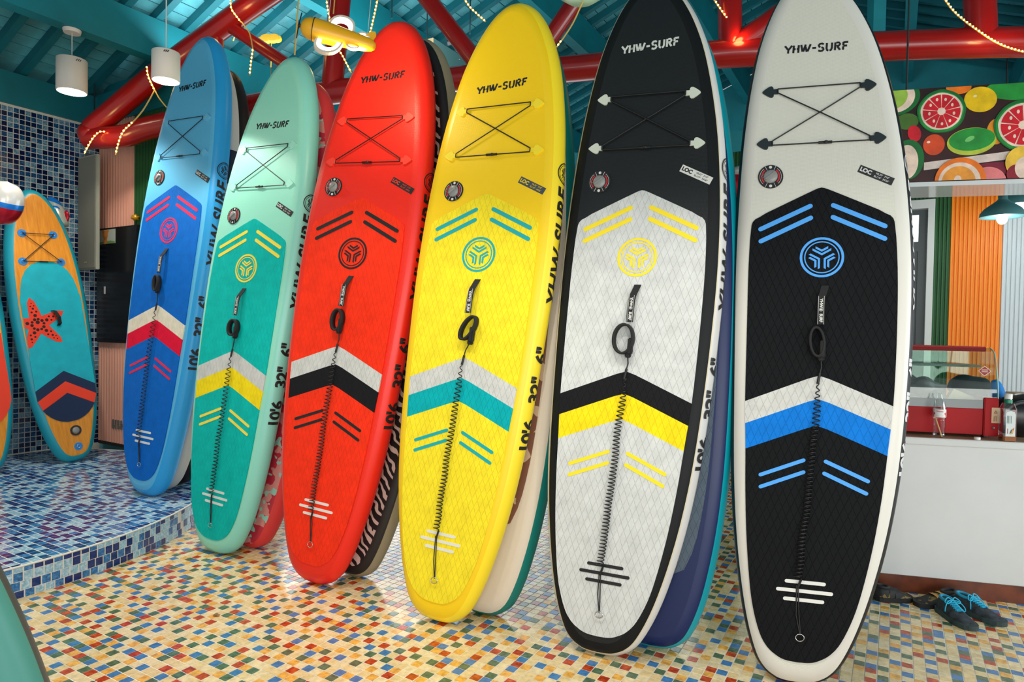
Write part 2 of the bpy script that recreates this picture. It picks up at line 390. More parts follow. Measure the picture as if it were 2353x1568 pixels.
def yhw(key, label, t, rot, cu, cv, floor, P):
    b = Board('paddle_board', label, t, rot, P['hull'], P.get('prof'), cu, cv, floor, group='front row of paddle boards', vmax=P.get('vmax', 3.3), k=P.get('k', 1.))
    blk = BLACK(); A = P['text_m']
    # pad in four fitted pieces
    f0, f1, f2, f3 = vline(2.2, .49), vline(1.3227, .434), vline(1.2166, .428), vline(1.0967, .424)
    def right(v0, v1, n): return [(pw(v0+(v1-v0)*i/n), v0+(v1-v0)*i/n) for i in range(n+1)]
    h1, h2, h3 = side_hit(f1, pw), side_hit(f2, pw), side_hit(f3, pw)
    mir = lambda L: [(-x, y) for x, y in L[::-1]]
    sh = [(.305,2.03),(.300,2.046),(.289,2.059),(.27,2.069)]
    top = [(u, f0(u)) for u in (.24,.16,.08,.03,.012,0)]
    upper = vcurve(f1, pw(h1))+right(h1, 2.03, 12)[1:]+sh[1:]+top
    upper += [(-x, y) for x, y in (top[:-1])[::-1]]+mir(sh)[:-1]+mir(right(h1, 2.03, 12)[1:])
    band = lambda fa, ha, fb, hb: vcurve(fb, pw(hb))+right(hb, ha, 3)[1:-1]+vcurve(fa, pw(ha))[::-1]+mir(right(hb, ha, 3)[1:-1])
    low = [(PO[i][0], PO[i][1]) for i in range(1, len(PO)) if PO[i][1] < h3-.01]
    lower = low+vcurve(f3, pw(h3))[::-1]+mir(low)+[(0,.103)]
    b.plate('deck_pad', [upper], -.002, .0050, P['pad'])
    b.plate('deck_pad', [lower], -.002, .0050, P['pad'])
    b.plate('chevron_band', [band(f1, h1, f2, h2)], -.002, .0051, P['c1'])['label'] = P['c1n']
    b.plate('chevron_band', [band(f2, h2, f3, h3)], -.002, .0051, P['c2'])['label'] = P['c2n']
    st = [((.049,2.114),(.265,2.0105)),((.0475,2.058),(.263,1.9525)),((.045,.9413),(.2175,.8665)),((.042,.889),(.2135,.8136))]
    for i, (p, q) in enumerate(st):
        for sg in (1,-1): b.plate('pad_stripe', [capsule((p[0]*sg, p[1]), (q[0]*sg, q[1]), .021 if i < 2 else .0165)[::1]], .003, .0066, P['st'])
    b.plate('pad_emblem', [(circ(.094,56), circ(.083,56)), (circ(.075,56), circ(.070,56))]+EMB, .003, .0066, P['st'], off=(0,1.871))
    for hv, hu in ((.423,.075),(.3867,.1065),(.3505,.075)):
        b.plate('traction_bar', [capsule((-hu,hv),(hu,hv),.0145)], .003, .0072, P['bar'])
    # nose lettering
    b.plate('board_lettering', stencil('YHW-SURF', .288, .038, .0094), -.001, .0012, A, off=(0, P['tv']), rotz=P.get('tr', .05))
    # bungee
    cl = [(-.182,2.668,-1),(.182,2.668,1),(-.212,2.42,-1),(.212,2.42,1)]
    head = [(0,-.012),(.019,-.0115),(.021,-.021),(.027,-.027),(.037,-.026),(.055,-.015),(.068,-.0045),(.071,0)]
    for (u, v, sg) in cl:
        pg = [(u+sg*x, v+y) for x, y in head]+[(u+sg*x, v-y) for x, y in head[-2::-1]]
        if sg < 0: pg = pg[::-1]
        b.plate('bungee_clip', [pg], -.001, .0085, P['clip'])
    z = .012; o = .010
    seg = [((-.182,2.668+o),(.182,2.668+o)),((.182,2.668-o),(-.212,2.42+o)),((-.212,2.42-o),(.212,2.42-o)),((.212,2.42+o),(-.182,2.668-o)),
           ((-.182,2.668-o),(-.182,2.668+o)),((.182,2.668-o),(.182,2.668+o)),((-.212,2.42-o),(-.212,2.42+o)),((.212,2.42-o),(.212,2.42+o))]
    mb = MB()
    for i, (p, q) in enumerate(seg):
        dz = .004 if i == 3 else 0
        mb.tube([b.W(*p, z), b.W((p[0]+q[0])/2, (p[1]+q[1])/2, z+dz), b.W(*q, z)], P.get('cr', .0030), 6)
    cord = mb.build('bungee_cord', blk, b.root)
    mb = MB(); mb.tube([b.W(-.03+P.get('so', 0), 2.41, z), b.W(.03+P.get('so', 0), 2.41, z)], .0065, 8); mb.ell(b.W(.003+P.get('so', 0), 2.41, z+.002), (.011,.008,.008)); mb.build('cord_toggle', blk, cord)
    # inflation valve
    vu, vv = P['valve']
    fl = b.plate('valve_flange', [(circ(.056,36,vu,vv), circ(.024,36,vu,vv))], -.001, .005, mat('valve_black', (28,26,28), .4))
    red = mat('valve_red', (190,40,45), .45)
    arc = lambda r0, r1, a0, a1, n=10: [(vu+r1*math.cos(a0+(a1-a0)*i/n), vv+r1*math.sin(a0+(a1-a0)*i/n)) for i in range(n+1)]+[(vu+r0*math.cos(a1-(a1-a0)*i/n), vv+r0*math.sin(a1-(a1-a0)*i/n)) for i in range(n+1)]
    b.plate('valve_ring', [arc(.0355,.042,-.75,.9), arc(.0355,.042,PI-.9,PI+.75)], .004, .0062, red, fl)
    wh = mat('valve_print', (215,215,210), .5)
    b.plate('valve_print', [arc(.047,.0485,-.8,.9), arc(.047,.0485,PI-.9,PI+.8), circ(.007,12,vu,vv+.045), circ(.007,12,vu,vv-.045)]+[capsule((vu+.033*math.cos(a), vv+.033*math.sin(a)), (vu+.054*math.cos(a), vv+.054*math.sin(a)), .0016, 2) for a in (PI/2-.45, PI/2+.45, -PI/2-.45, -PI/2+.45)], .004, .0061, wh, fl)
    mb = MB(); mb.lathe([(.031,.0),(.031,.010),(.028,.014),(.012,.016),(0,.0165)], b.W(vu,vv,0), 24); mb.box(b.W(vu,vv,.018), (.048,.008,.008), 0, (Vector((.8,.6,0)), Vector((-.6,.8,0)), Vector((0,0,1))))
    mb.tube([b.W(vu-.03,vv+.01,.018), b.W(vu-.04,vv-.004,.02), b.W(vu-.02,vv-.012,.02), b.W(vu+.012,vv+.004,.02)], .0012, 5)
    mb.build('valve_cap', mat('valve_grey', (140,142,140), .35), fl)
    # sticker
    du, dv = P.get('loc', (0,0)); sc = Vector((.2428+du, 2.249+dv)); ang = math.atan2(-.070,.141)
    tape = b.plate('location_sticker', [[(-.079,-.018),(.079,-.018),(.079,.018),(-.079,.018)]], -.001, .0012, P['stk'], off=sc, rotz=ang)
    b.flat_text('sticker_text', 'LOC', .026, sc.x-.047*math.cos(ang), sc.y-.047*math.sin(ang), .0019, P['stk_t'], ang, .0012, 0, tape)
    for dy, tx in ((.0075,'NL32°  3\'10"'),(-.0075,'EL119°  34\'56"')):
        b.flat_text('sticker_text', tx, .0115, sc.x+.028*math.cos(ang)-dy*math.sin(ang), sc.y+.028*math.sin(ang)+dy*math.cos(ang), .0019, P['stk_t'], ang, .0002, 0, tape)
    # rail prints
    rm = P['rail_t']
    b.rail_text('rail_lettering', 'YHW-SURF', .115, 1.62, rm, P.get('rth', -.13), .032, .22, 1.08)
    for tx, v0 in (("10'6", .875), ('32"', 1.125), ('6"', 1.325)): b.rail_text('rail_lettering', tx, .105, v0, rm, P.get('rth', .04), .035, .0, .95)
    mb = MB()
    for ro, ri in ((.058,.052),(.047,.044)):
        n = 36; vs = []
        for rr in (ro, ri): vs += [b.rail_pt(2.31+rr*math.sin(2*PI*i/n), P.get('rth', -.13)+rr*math.cos(2*PI*i/n)/RAIL) for i in range(n)]
        mb.add(vs, [(i, (i+1)%n, n+(i+1)%n, n+i) for i in range(n)])
    for q in EMB: mb.add([b.rail_pt(2.31+.62*x, P.get('rth', -.13)+.62*y/RAIL) for x, y in q], [(0,1,2,3)])
    mb.build('rail_emblem', rm, b.root)
    # carry strap and steel ring
    web = mat('webbing', (22,22,24), .8, bump=.4, bscale=900)
    path = catmull([(.016,1.738,.006),(.010,1.712,.016),(.002,1.675,.030),(0,1.62,.034),(0,1.555,.034)], 4)
    mb = MB(); V = []
    for p in path: V += [b.W(p[0]-.016, p[1], p[2]+.0025), b.W(p[0]+.016, p[1], p[2]+.0025), b.W(p[0]+.016, p[1], p[2]-.001), b.W(p[0]-.016, p[1], p[2]-.001)]
    mb.add(V, [(4*i+k, 4*i+(k+1)%4, 4*i+4+(k+1)%4, 4*i+4+k) for i in range(len(path)-1) for k in range(4)]+[(0,3,2,1), tuple(4*len(path)-4+k for k in range(4))])
    hs = mb.build('carry_strap', web, b.root)
    sw = mat('strap_white', (225,225,220), .6)
    b.flat_text('strap_lettering', 'YHW', .0175, 0, 1.652, .0375, sw, -PI/2, .0006, 0, hs); b.flat_text('strap_lettering', 'SURF', .0175, 0, 1.584, .0375, sw, -PI/2, .0006, 0, hs)
    b.plate('strap_emblem', [(circ(.0078,20,0,1.6225), circ(.0062,20,0,1.6225)), circ(.0036,8,0,1.6225)], .0368, .0374, sw, hs)
    mb = MB(); lc = [(-.011,1.680),(-.011,1.558)]
    for e in (-.0115,.0115): mb.box(b.W(e,1.62,.0372), (.0012,.125,.0006))
    mb.build('strap_trim', mat('strap_white', (225,225,220), .6), hs)
    b.plate('ring_patch', [circ(.03,24,0,.2)], .003, .0066, P['pad']); mb = MB(); mb.tube([b.W(.017*math.cos(a), .203+.014*math.sin(a), .016) for a in [2*PI*i/16 for i in range(16)]], .0022, 6, closed=True)
    mb.build('steel_ring', mat('steel', (190,190,188), .25, 1.), b.root)['label'] = 'small steel ring on the tail'
    # the coiled leash hangs on the board: a thing of its own
    lr = thing('coil_leash', P['leash'], 'leash', b.M, 'coiled leashes on the boards')
    cx, cy, ex, ey, tilt = P.get('cuff', (-.015,1.475,.046,.072,0))
    mb = MB(); n = 30
    for (zz0, zz1) in ((.012,.046),):
        V = []
        for i in range(n):
            a = 2*PI*i/n; c, sn = math.cos(a), math.sin(a); rt = lambda x, y: (cx+x*math.cos(tilt)-y*math.sin(tilt), cy+x*math.sin(tilt)+y*math.cos(tilt))
            for k, zz in ((1,zz0),(1,zz1),(0,zz1),(0,zz0)):
                q = rt((ex-(0 if k else .011))*c, (ey-(0 if k else .011))*sn); V.append(b.W(q[0], q[1], zz))
        mb.add(V, [(4*i+k, 4*((i+1)%n)+k, 4*((i+1)%n)+(k+1)%4, 4*i+(k+1)%4) for i in range(n) for k in range(4)], 0, True)
    mb.build('ankle_cuff', mat('neoprene', (20,20,22), .75, bump=.3, bscale=500), lr)
    mb = MB(); mb.bbox(b.W(cx+ex*.7, cy-ey*.45, .03), (.022,.075,.03), .004); mb.bbox(b.W(cx+ex*.55, cy-ey*.98, .026), (.026,.03,.024), .004); mb.build('cuff_buckle', mat('webbing', (22,22,24), .8), lr)
    mb = MB(); mb.tube([b.W(cx+ex*.5, cy-ey, .024), b.W(.008,1.36,.02), b.W(.002,1.325,.018)], .0032, 6); mb.tube([b.W(.003,1.335,.017), b.W(-.004,1.285,.016)], .006, 8)
    mb.build('swivel', BLACK(), lr)
    T = P.get('turns', 42); pts = []; v0, v1, u1 = 1.288, P.get('cend', .44), P.get('cu1', -.012)
    rnd = random.Random(key); wob = [rnd.uniform(-.006,.006) for _ in range(12)]
    for i in range(T*9+1):
        f = i/(T*9); g = f**.86; a = 2*PI*T*f; k = f*11; wv = wob[int(k)%12]*(1-k%1)+wob[(int(k)+1)%12]*(k%1)
        rr = .0150*min(1, f*8+.3); pts.append(b.W(u1*g+wv*.6+rr*math.cos(a), v0+(v1-v0)*g, .022+rr*.85*math.sin(a)))
    mb = MB(); mb.tube(pts, .0026, 5); mb.build('coil', mat('leash_cord', (16,16,18), .35), lr)
    mb = MB(); p0 = b.W(u1, v1, .012)
    mb.tube([pts[-1], b.W(u1+.002, v1-.04, .012)], .005, 7); mb.tube([b.W(u1+.003, v1-.03, .012), b.W(u1*.6+.004, .30, .011), b.W(.001,.212,.014)], .0026, 6); mb.tube([b.W(u1-.003, v1-.03, .012), b.W(u1*.6-.006, .29, .011), b.W(-.001,.212,.014)], .0026, 6)
    mb.build('tail_cord', BLACK(), lr)
    return b

white = lambda: mat('print_white', (222,223,218), .5)
def prints(st, bar=None): return dict(st=st, bar=bar or white())
SPEC = []
dk = mat('text_black', (20,22,26), .5)
common = dict(text_m=dk, stk=mat('sticker_black', (30,31,34), .5), stk_t=mat('sticker_print', (215,215,210), .5), rail_t=mat('rail_black', (20,20,22), .5))
# rightmost: white deck with black rail
yhw(1, 'white paddle board with black pad and blue chevron, rightmost of the front row', (1.3059, 2.8128, 0.0069), [[0.8984, 0.0542, -0.4359], [-0.4392, 0.0894, -0.894], [-0.0095, 0.9945, 0.1041]],
    [-0.0351, 0.0724, -0.0258, -0.0004, -0.0219, 0.019, -0.0855], [-0.048, 0.1265, -0.0839, 0.1095, -0.0617, 0.017], 0.,
    dict(common, k=.966, hull=[pvc('deck_white', (212,212,200)), mat('rail_soft_black', (18,20,24), .4, spec=.3), mat('rail_white', (214,212,203), .35)], vmax=2.65, prof=[(90,2),(75,2),(58,2),(41,1),(25,1),(10,1),(-10,1),(-35,1),(-60,1),(-90,1)],
         pad=eva('pad_black', (13,15,18)), c1=eva('pad_white', (205,206,202)), c2=eva('pad_blue', (10,120,215)), c1n='white chevron band', c2n='blue chevron band', st=mat('stripe_blue', (70,160,240), .55), bar=white(),
         clip=mat('clip_black', (22,36,40), .45), tv=2.872, tr=-.03, valve=(-.222,2.262), loc=(-.01,0), leash='coiled black leash on the white board with the black pad', rail_t=mat('rail_print_white', (205,205,205), .5), cend=.44, cu1=-.03, turns=46, cuff=(-.012,1.475,.034,.072,.1), so=.02))
yhw(2, 'dark grey paddle board with white rail and light grey pad, yellow chevron', (0.4238, 2.973, 0.0058), [[0.8965, 0.0859, -0.4347], [-0.4402, 0.0602, -0.8959], [-0.0508, 0.9945, 0.0918]],
    [-0.015, 0.0205, 0.0006, -0.0033, -0.0327, 0.0788, -0.0349], [-0.0181, 0.0488, -0.0248, 0.0777, -0.033, 0.0029], 0.,
    dict(common, k=0.992, hull=[pvc('deck_charcoal', (18,23,25), .44), mat('rail_white2', (212,211,208), .38), mat('rail_charcoal', (18,21,23), .5, spec=.2), mat('rail_cream', (205,195,165), .5)], vmax=2.65, prof=[(90,2),(70,2),(56,2),(48,3),(43,1),(10,1),(-12,1),(-40,1),(-65,1),(-90,1)],
         pad=eva('pad_grey', (208,211,209)), c1=eva('pad_charcoal', (24,24,27)), c2=eva('pad_yellow', (250,222,25)), c1n='black chevron band', c2n='yellow chevron band', st=mat('stripe_yellow', (245,220,25), .55), bar=BLACK(),
         clip=mat('clip_white', (208,216,200), .45), text_m=mat('text_white', (205,212,205), .5), tv=2.922, tr=.05, valve=(-.215,2.25), loc=(.005,.02), stk=mat('sticker_white', (215,216,210), .5), stk_t=dk, leash='coiled black leash on the dark grey board with the light pad', cend=.42, cu1=-.018, turns=48, cuff=(-.022,1.475,.05,.074,0), cr=.0042))
yhw(3, 'yellow paddle board with teal stripes and teal chevron', (-0.3873, 3.3031, 0.0364), [[0.8905, 0.1089, -0.4417], [-0.4483, 0.0448, -0.8927], [-0.0774, 0.993, 0.0887]],
    [-0.0052, -0.005, 0.0079, -0.0015, -0.0189, 0.0806, -0.0088], [-0.0231, 0.0669, -0.032, 0.0331, 0.0032, 0.0034], 0.,
    dict(common, k=0.99, hull=[pvc('deck_yellow', (246,204,18)), mat('rail_yellow', (250,222,40), .36), mat('rail_gold', (245,205,16), .36)], prof=[(90,2),(74,2),(57,1),(35,1),(10,1),(-10,1),(-35,1),(-60,1),(-90,1)],
         pad=eva('pad_lemon', (250,226,45)), c1=eva('pad_white', (205,206,202)), c2=eva('pad_teal', (0,172,178)), c1n='white chevron band', c2n='teal chevron band', st=mat('stripe_teal', (0,165,170), .55), bar=white(),
         clip=mat('clip_yellow', (248,222,40), .45), tv=2.79, tr=.07, valve=(-.2,2.222), loc=(.0,-.015), stk=mat('sticker_grey', (62,72,80), .5), stk_t=mat('sticker_gold', (225,195,40), .5), leash='coiled black leash on the yellow board', cend=.44, cu1=-.022, turns=40, cuff=(.012,1.478,.036,.072,-.45)))
yhw(4, 'bright red paddle board with black stripes and black chevron', (-1.1629, 3.7366, 0.0651), [[0.9005, 0.1184, -0.4184], [-0.4243, 0.0286, -0.9051], [-0.0952, 0.9926, 0.076]],
    [0.001, -0.0242, 0.0146, -0.0006, -0.0088, 0.1079, -0.0211], [-0.0126, 0.0564, -0.0265, 0.0321, -0.0025, 0.0036], 0.,
    dict(common, hull=[pvc('deck_red', (232,40,22)), mat('rail_red', (238,34,16), .36)],
         pad=eva('pad_red', (248,52,22)), c1=eva('pad_white', (205,206,202)), c2=eva('pad_charcoal', (24,24,27)), c1n='white chevron band', c2n='black chevron band', st=BLACK(), bar=white(),
         clip=mat('clip_red', (240,62,44), .45), tv=2.92, tr=.05, valve=(-.205,2.268), loc=(.005,.025), stk_t=mat('sticker_red', (215,60,40), .5), leash='coiled black leash on the red board', cend=.37, cu1=-.02, turns=46, cuff=(-.015,1.475,.038,.066,0)))
yhw(5, 'mint green paddle board with turquoise pad and yellow chevron', (-1.9457, 4.1509, 0.0154), [[0.887, 0.1059, -0.4494], [-0.4563, 0.0519, -0.8883], [-0.0708, 0.993, 0.0943]],
    [0.0167, -0.0461, 0.0175, 0.0014, -0.0055, 0.0492, -0.0011], [-0.016, 0.0573, -0.0348, -0.0042, 0.0163, 0.0068], 0.,
    dict(common, k=1.017, hull=[pvc('deck_mint', (150,224,200)), mat('rail_mint', (140,222,205), .36)],
         pad=eva('pad_turquoise', (0,186,176)), c1=eva('pad_white', (205,206,202)), c2=eva('pad_yellow', (250,222,25)), c1n='white chevron band', c2n='yellow chevron band', st=mat('stripe_pale_yellow', (248,220,70), .55), bar=white(),
         clip=mat('clip_mint', (160,228,206), .45), tv=2.817, tr=-.03, valve=(-.195,2.225), loc=(.0,.008), leash='coiled black leash on the mint green board', cend=.40, cu1=-.02, turns=36, cuff=(-.005,1.475,.042,.056,0)))
yhw(6, 'blue paddle board with red stripes and red chevron on the tiled platform', (-2.6337, 4.5391, 0.3294), [[0.8891, 0.0829, -0.4502], [-0.4559, 0.0715, -0.8872], [-0.0414, 0.994, 0.1014]],
    [0.0399, -0.0936, 0.0479, -0.005, -0.0088, 0.04, 0.0213], [-0.0139, 0.048, -0.0407, -0.0155, 0.0092, 0.0096], .18,
    dict(common, k=1.09, hull=[pvc('deck_sky', (96,184,226)), mat('rail_sky', (40,160,224), .36)],
         pad=eva('pad_royal', (0,104,198)), c1=eva('pad_cream', (232,222,200)), c2=eva('pad_crimson', (232,16,58)), c1n='cream chevron band', c2n='red chevron band', st=mat('stripe_crimson', (228,24,78), .55), bar=white(),
         clip=mat('clip_sky', (110,190,228), .45), tv=2.912, tr=.05, valve=(-.2,2.268), loc=(.018,.005), leash='coiled black leash on the blue board', cend=.36, cu1=-.03, turns=34, cuff=(-.012,1.48,.030,.06,.1)))

# ---- the second row, each leaning behind a front board
def proc(name, fn, rough=.5):
    if name in MATS: return MATS[name]
    m = bpy.data.materials.new(name); m.use_nodes = True; k = NT(m); k.b.inputs['Roughness'].default_value = rough; fn(k); MATS[name] = m; return m
def camo(k):
    v = k.obj(); f = k.noise(v, 9, 2, .4); g = k.noise(v, 16, 1, .4)
    a = k.mixc(k.m('GREATER_THAN', f, .52), (190,40,62), (214,140,134)); b2 = k.mixc(k.m('GREATER_THAN', g, .60), a, (150,205,190))
    k.l(b2, k.b.inputs['Base Color'])
def zebra(k):
    v = k.obj(); x = k.n('ShaderNodeTexWave', wave_type='BANDS', bands_direction='DIAGONAL'); x.inputs['Scale'].default_value = 9; x.inputs['Distortion'].default_value = 7; x.inputs['Detail'].default_value = 1.5; x.inputs['Detail Scale'].default_value = 1.2
    k.l(v, x.inputs['Vector']); k.l(k.mixc(k.m('GREATER_THAN', x.outputs[1], .62), (24,22,24), (205,180,172)), k.b.inputs['Base Color'])
def flower(k):
    v = k.obj(); x = k.n('ShaderNodeTexVoronoi', feature='DISTANCE_TO_EDGE'); x.inputs['Scale'].default_value = 9; k.l(v, x.inputs['Vector']); f = k.noise(v, 8, 2)
    k.l(k.mixc(k.m('GREATER_THAN', k.m('ADD', x.outputs[0], k.m('MULTIPLY', f, .35)), .42), (128,84,66), (205,178,150)), k.b.inputs['Base Color'])
def second(name, label, rot, base, floor, mats, prof=None, pad=None, du=0., extra=None, lean=0., L=1., wid=1.):
    rot = [list(r) for r in rot]
    if lean or du:
        u = Vector([rot[i][0] for i in range(3)]); v = Vector([rot[i][1] for i in range(3)]); n = Vector([rot[i][2] for i in range(3)])
        q = Matrix.Rotation(lean, 3, u) @ Matrix.Rotation(du, 3, n)
        u, v, n = q@u, q@v, q@n; rot = [[u[i], v[i], n[i]] for i in range(3)]
    b = Board(name, label, base, rot, mats, prof, floor=floor, L=L, wid=wid, group='paddle boards in the second row')
    if pad:
        m, vt, vb = pad; sc = .985
        rt = [(pw(.103+(vt-.103)*i/24)*sc, vb+(vt-vb)*i/24) for i in range(25)]
        b.plate('deck_pad', [rt[1:]+[(-x, y) for x, y in rt[:0:-1]]+[(0,vb)]], -.002, .005, m)
    if extra: extra(b)
    return b
RB = [[0.8891, 0.0829, -0.4502], [-0.4559, 0.0715, -0.8872], [-0.0414, 0.994, 0.1014]]
RM = [[0.887, 0.1059, -0.4494], [-0.4563, 0.0519, -0.8883], [-0.0708, 0.993, 0.0943]]
RR = [[0.9005, 0.1184, -0.4184], [-0.4243, 0.0286, -0.9051], [-0.0952, 0.9926, 0.076]]
RY = [[0.8905, 0.1089, -0.4417], [-0.4483, 0.0448, -0.8927], [-0.0774, 0.993, 0.0887]]
RK = [[0.8965, 0.0859, -0.4347], [-0.4402, 0.0602, -0.8959], [-0.0508, 0.9945, 0.0918]]
def behind(rot, t, dn, du, k=1.):
    t = EYE+(Vector(t)-EYE)*k
    return tuple(t[i]-rot[i][2]*dn+rot[i][0]*du for i in range(3))
cream = mat('hull_cream', (205,205,196), .4); navy = mat('hull_navy', (22,38,58), .4)
def bands(b):
    for v0, v1 in ((2.0,2.42),(2.46,2.74),(1.0,1.5)):
        mb = MB(); V = []; n = 8; k = 7
        for i in range(n+1):
            for j in range(k+1): V.append(b.rail_pt(v0+(v1-v0)*i/n, math.radians(84-160*j/k), .003))
        mb.add(V, [(i*(k+1)+j, i*(k+1)+j+1, (i+1)*(k+1)+j+1, (i+1)*(k+1)+j) for i in range(n) for j in range(k)], 0, True); mb.build('rail_band', navy, b.root)
second('paddle_board', 'cream paddle board with navy rail bands, directly behind the blue board', RB, behind(RB, (-2.6337,4.5387,.33), .178, -.055, 1.09), .18, [cream, cream], extra=bands, L=1.08, wid=1.08)
second('paddle_board', 'black paddle board last in line behind the blue board', RB, behind(RB, (-2.6337,4.5387,.33), .35, -.12, 1.09), .18, [mat('hull_black', (30,26,26), .45), mat('hull_black', (30,26,26), .45)], L=1.08, wid=1.08)
second('paddle_board', 'coral red paddle board with camouflage deck, behind the mint board', RM, behind(RM, (-1.9478,4.1552,.0151), .175, .10, 1.017), 0., [proc('deck_camo', camo), mat('hull_coral', (222,58,58), .42)], du=-.005)
second('paddle_board', 'olive grey paddle board with zebra deck, behind the red board', RR, behind(RR, (-1.167,3.7521,.0638), .175, .13), 0., [proc('deck_zebra', zebra), mat('hull_olive', (150,138,112), .42), mat('hull_zblack', (26,24,26), .45)], prof=[(90,2),(70,2),(48,1),(20,1),(-10,1),(-40,1),(-65,1),(-90,1)], du=.004)
second('paddle_board', 'cream and teal paddle board with brown flowered pad, behind the yellow board', RY, behind(RY, (-.3877,3.3127,.0354), .175, .17, .99), 0., [mat('hull_beige', (218,206,188), .5, bump=.2), mat('hull_teal', (0,120,112), .42), mat('hull_beige', (218,206,188), .5)], prof=[(90,2),(70,2),(48,1),(20,1),(-15,1),(-40,1),(-65,1),(-90,1)], pad=(proc('pad_flower', flower), 2.3, .42), du=.072)
second('paddle_board', 'navy and turquoise paddle board with grey pad, behind the dark grey board', RK, behind(RK, (.4266,2.9841,.0041), .175, .20, .992), 0., [mat('hull_marine', (0,30,84), .42), mat('hull_turquoise', (0,160,176), .42)], prof=[(90,0),(70,0),(46,1),(20,1),(0,1),(-30,1),(-60,1),(-90,1)], pad=(eva('pad_slate', (92,106,120)), 2.2, .34), du=.085)
# close board at the lower left, running out of the picture

# ------------------------------------------------------------------ room shell
def tile_mat(name, c, v=.09, rough=.15, vs=38, vein=None, bump=.04):
    if name in MATS: return MATS[name]
    m = bpy.data.materials.new(name); m.use_nodes = True; k = NT(m); b = k.b
    b.inputs['Roughness'].default_value = rough; b.inputs['Specular IOR Level'].default_value = .5
    g = k.n('ShaderNodeNewGeometry').outputs['Position']
    f = k.noise(g, vs, 4, .65); lo = tuple(x*(1-v) for x in c); hi = vein or tuple(min(255, x*(1+v*.7)) for x in c)
    base = k.ramp(f, [(.34, lo), (.5, c), (.68, hi)])
    k.l(base, b.inputs['Base Color'])
    if bump: k.bump(k.noise(g, 70, 2), bump, .002)
    MATS[name] = m; return m
FT = [(tile_mat('tile_cream', (234,213,168)), .30), (tile_mat('tile_sand', (228,202,148)), .14), (tile_mat('tile_amber', (232,172,80), .16), .15), (tile_mat('tile_blue', (72,124,178), .14), .15), (tile_mat('tile_green', (88,112,84), .22), .14), (tile_mat('tile_rust', (188,66,30), .26, vein=(214,104,44)), .12)]
def chamfer_tile(sx, sy, h=.004, c=.0010):
    V = [(-sx/2,-sy/2,-h),(sx/2,-sy/2,-h),(sx/2,sy/2,-h),(-sx/2,sy/2,-h),(-sx/2+c,-sy/2+c,0),(sx/2-c,-sy/2+c,0),(sx/2-c,sy/2-c,0),(-sx/2+c,sy/2-c,0)]
    return V, [(4,5,6,7),(0,1,5,4),(1,2,6,5),(2,3,7,6),(3,0,4,7)]
def tile_mesh(name, m, sx, sy):
    V, F = chamfer_tile(sx, sy); mb = MB(); mb.add(V, F); me = bpy.data.meshes.new(name); me.from_pydata(mb.v, [], mb.f); me.materials.append(m); me.update(); return me
def pix(P):
    c = R_CAM @ (Vector(P)-EYE)
    return (F_PX*c.x/c.z+1176.5, F_PX*c.y/c.z+784, c.z) if c.z > .05 else (1e9,1e9,c.z)
STAGE_C, STAGE_R, STAGE_H = Vector((-4.5143, 4.6265, 0)), 2.161, .18
grout = mat('grout', (236,230,216), .55, var=.12, vscale=3)
gb, ga = Vector((1,0,0)), Vector((0,1,0))
FLOOR_M = frame((0,0,0), D2, D1, UP)
mb = MB(); mb.box((-1.0,5.0,-.0616), (14.5,14.6,.12)); floor = mb.build('floor', grout); floor.matrix_world = FLOOR_M; floor['kind'] = 'structure'
floor['label'] = 'mosaic floor of small cream, amber, blue, green and rust tiles'
PB, PA = .0478, .0478
fm = [tile_mesh('tile', m, PB-.0030, PA-.0030) for m, _ in FT]; cum = np.cumsum([q for _, q in FT])
def covered(x, y):                      # roughly where board tails and shoes stand in front of the floor
    for x0, x1, yb in ((0,60,9999),(440,560,1270),(655,840,1342),(925,1130,1432),(1275,1510,1510),(1690,2010,1568),(1100,1260,1400),(570,650,1250)):
        if x0 < x < x1 and y < yb: return True
    return (y < 1460 and 2110 < x < 2310) or x < 95
cells = []
for i in range(-120, 62):
    for j in range(24, 184):
        bb = i*PB+(.0035 if i%6 >= 3 else 0)*0; aa = j*PA
        P = ab(aa, bb)
        if (P-STAGE_C).length < STAGE_R-.03 or bb > 2.9 or (aa < 3.8 and bb < -7.4): continue
        if (P-STAGE_C).dot(D1) > 0 and bb < -5.6 and aa < 4.2: continue
        x, y, z = pix(P)
        if z < .3 or not (-700 < x < 3050) or y > 2300: continue
        cells.append((P.length, i, j, x, y))
cells.sort(); near = [c for c in cells if 5 < c[3] < 2345 and c[4] < 1560 and not covered(c[3], c[4])][:300]; ns = set((c[1], c[2]) for c in near)
rt = random.Random(3); grid = {}
field = MB(); tv, tf_ = chamfer_tile(PB-.0030, PA-.0030)
def gl(i, p): return i*p - (.0012 if i % 6 == 0 else 0)
for d, i, j, x, y in sorted(cells, key=lambda c: (c[1], c[2])):
    nb = [grid.get(q, 0) for q in ((i-1, j), (i, j-1), (i-1, j-1), (i-1, j+1))]
    if sum(q > 1 for q in nb[:2])*.30+.04 > rt.random(): k = rt.choice((0,0,1))
    else:
        for _ in range(6):
            k = int(np.searchsorted(cum, .36+.6399*rt.random()))
            if k < 2 or k not in nb: break
    grid[(i, j)] = k
    cx, cy = i*PB, j*PA; sx = 1.; 
    if (i, j) in ns: child('tile', fm[k], floor, Matrix.Translation((cx, cy, 0)))
    else:
        e = .0011 if i % 6 == 0 else 0; e2 = .0011 if j % 6 == 0 else 0
        field.add([(v[0]+cx+(e if v[0] < 0 else 0), v[1]+cy+(e2 if v[1] < 0 else 0), v[2]) for v in tv], tf_, k)
fo = field.build('tile_field', [m for m, _ in FT], floor); fo['kind'] = 'stuff'

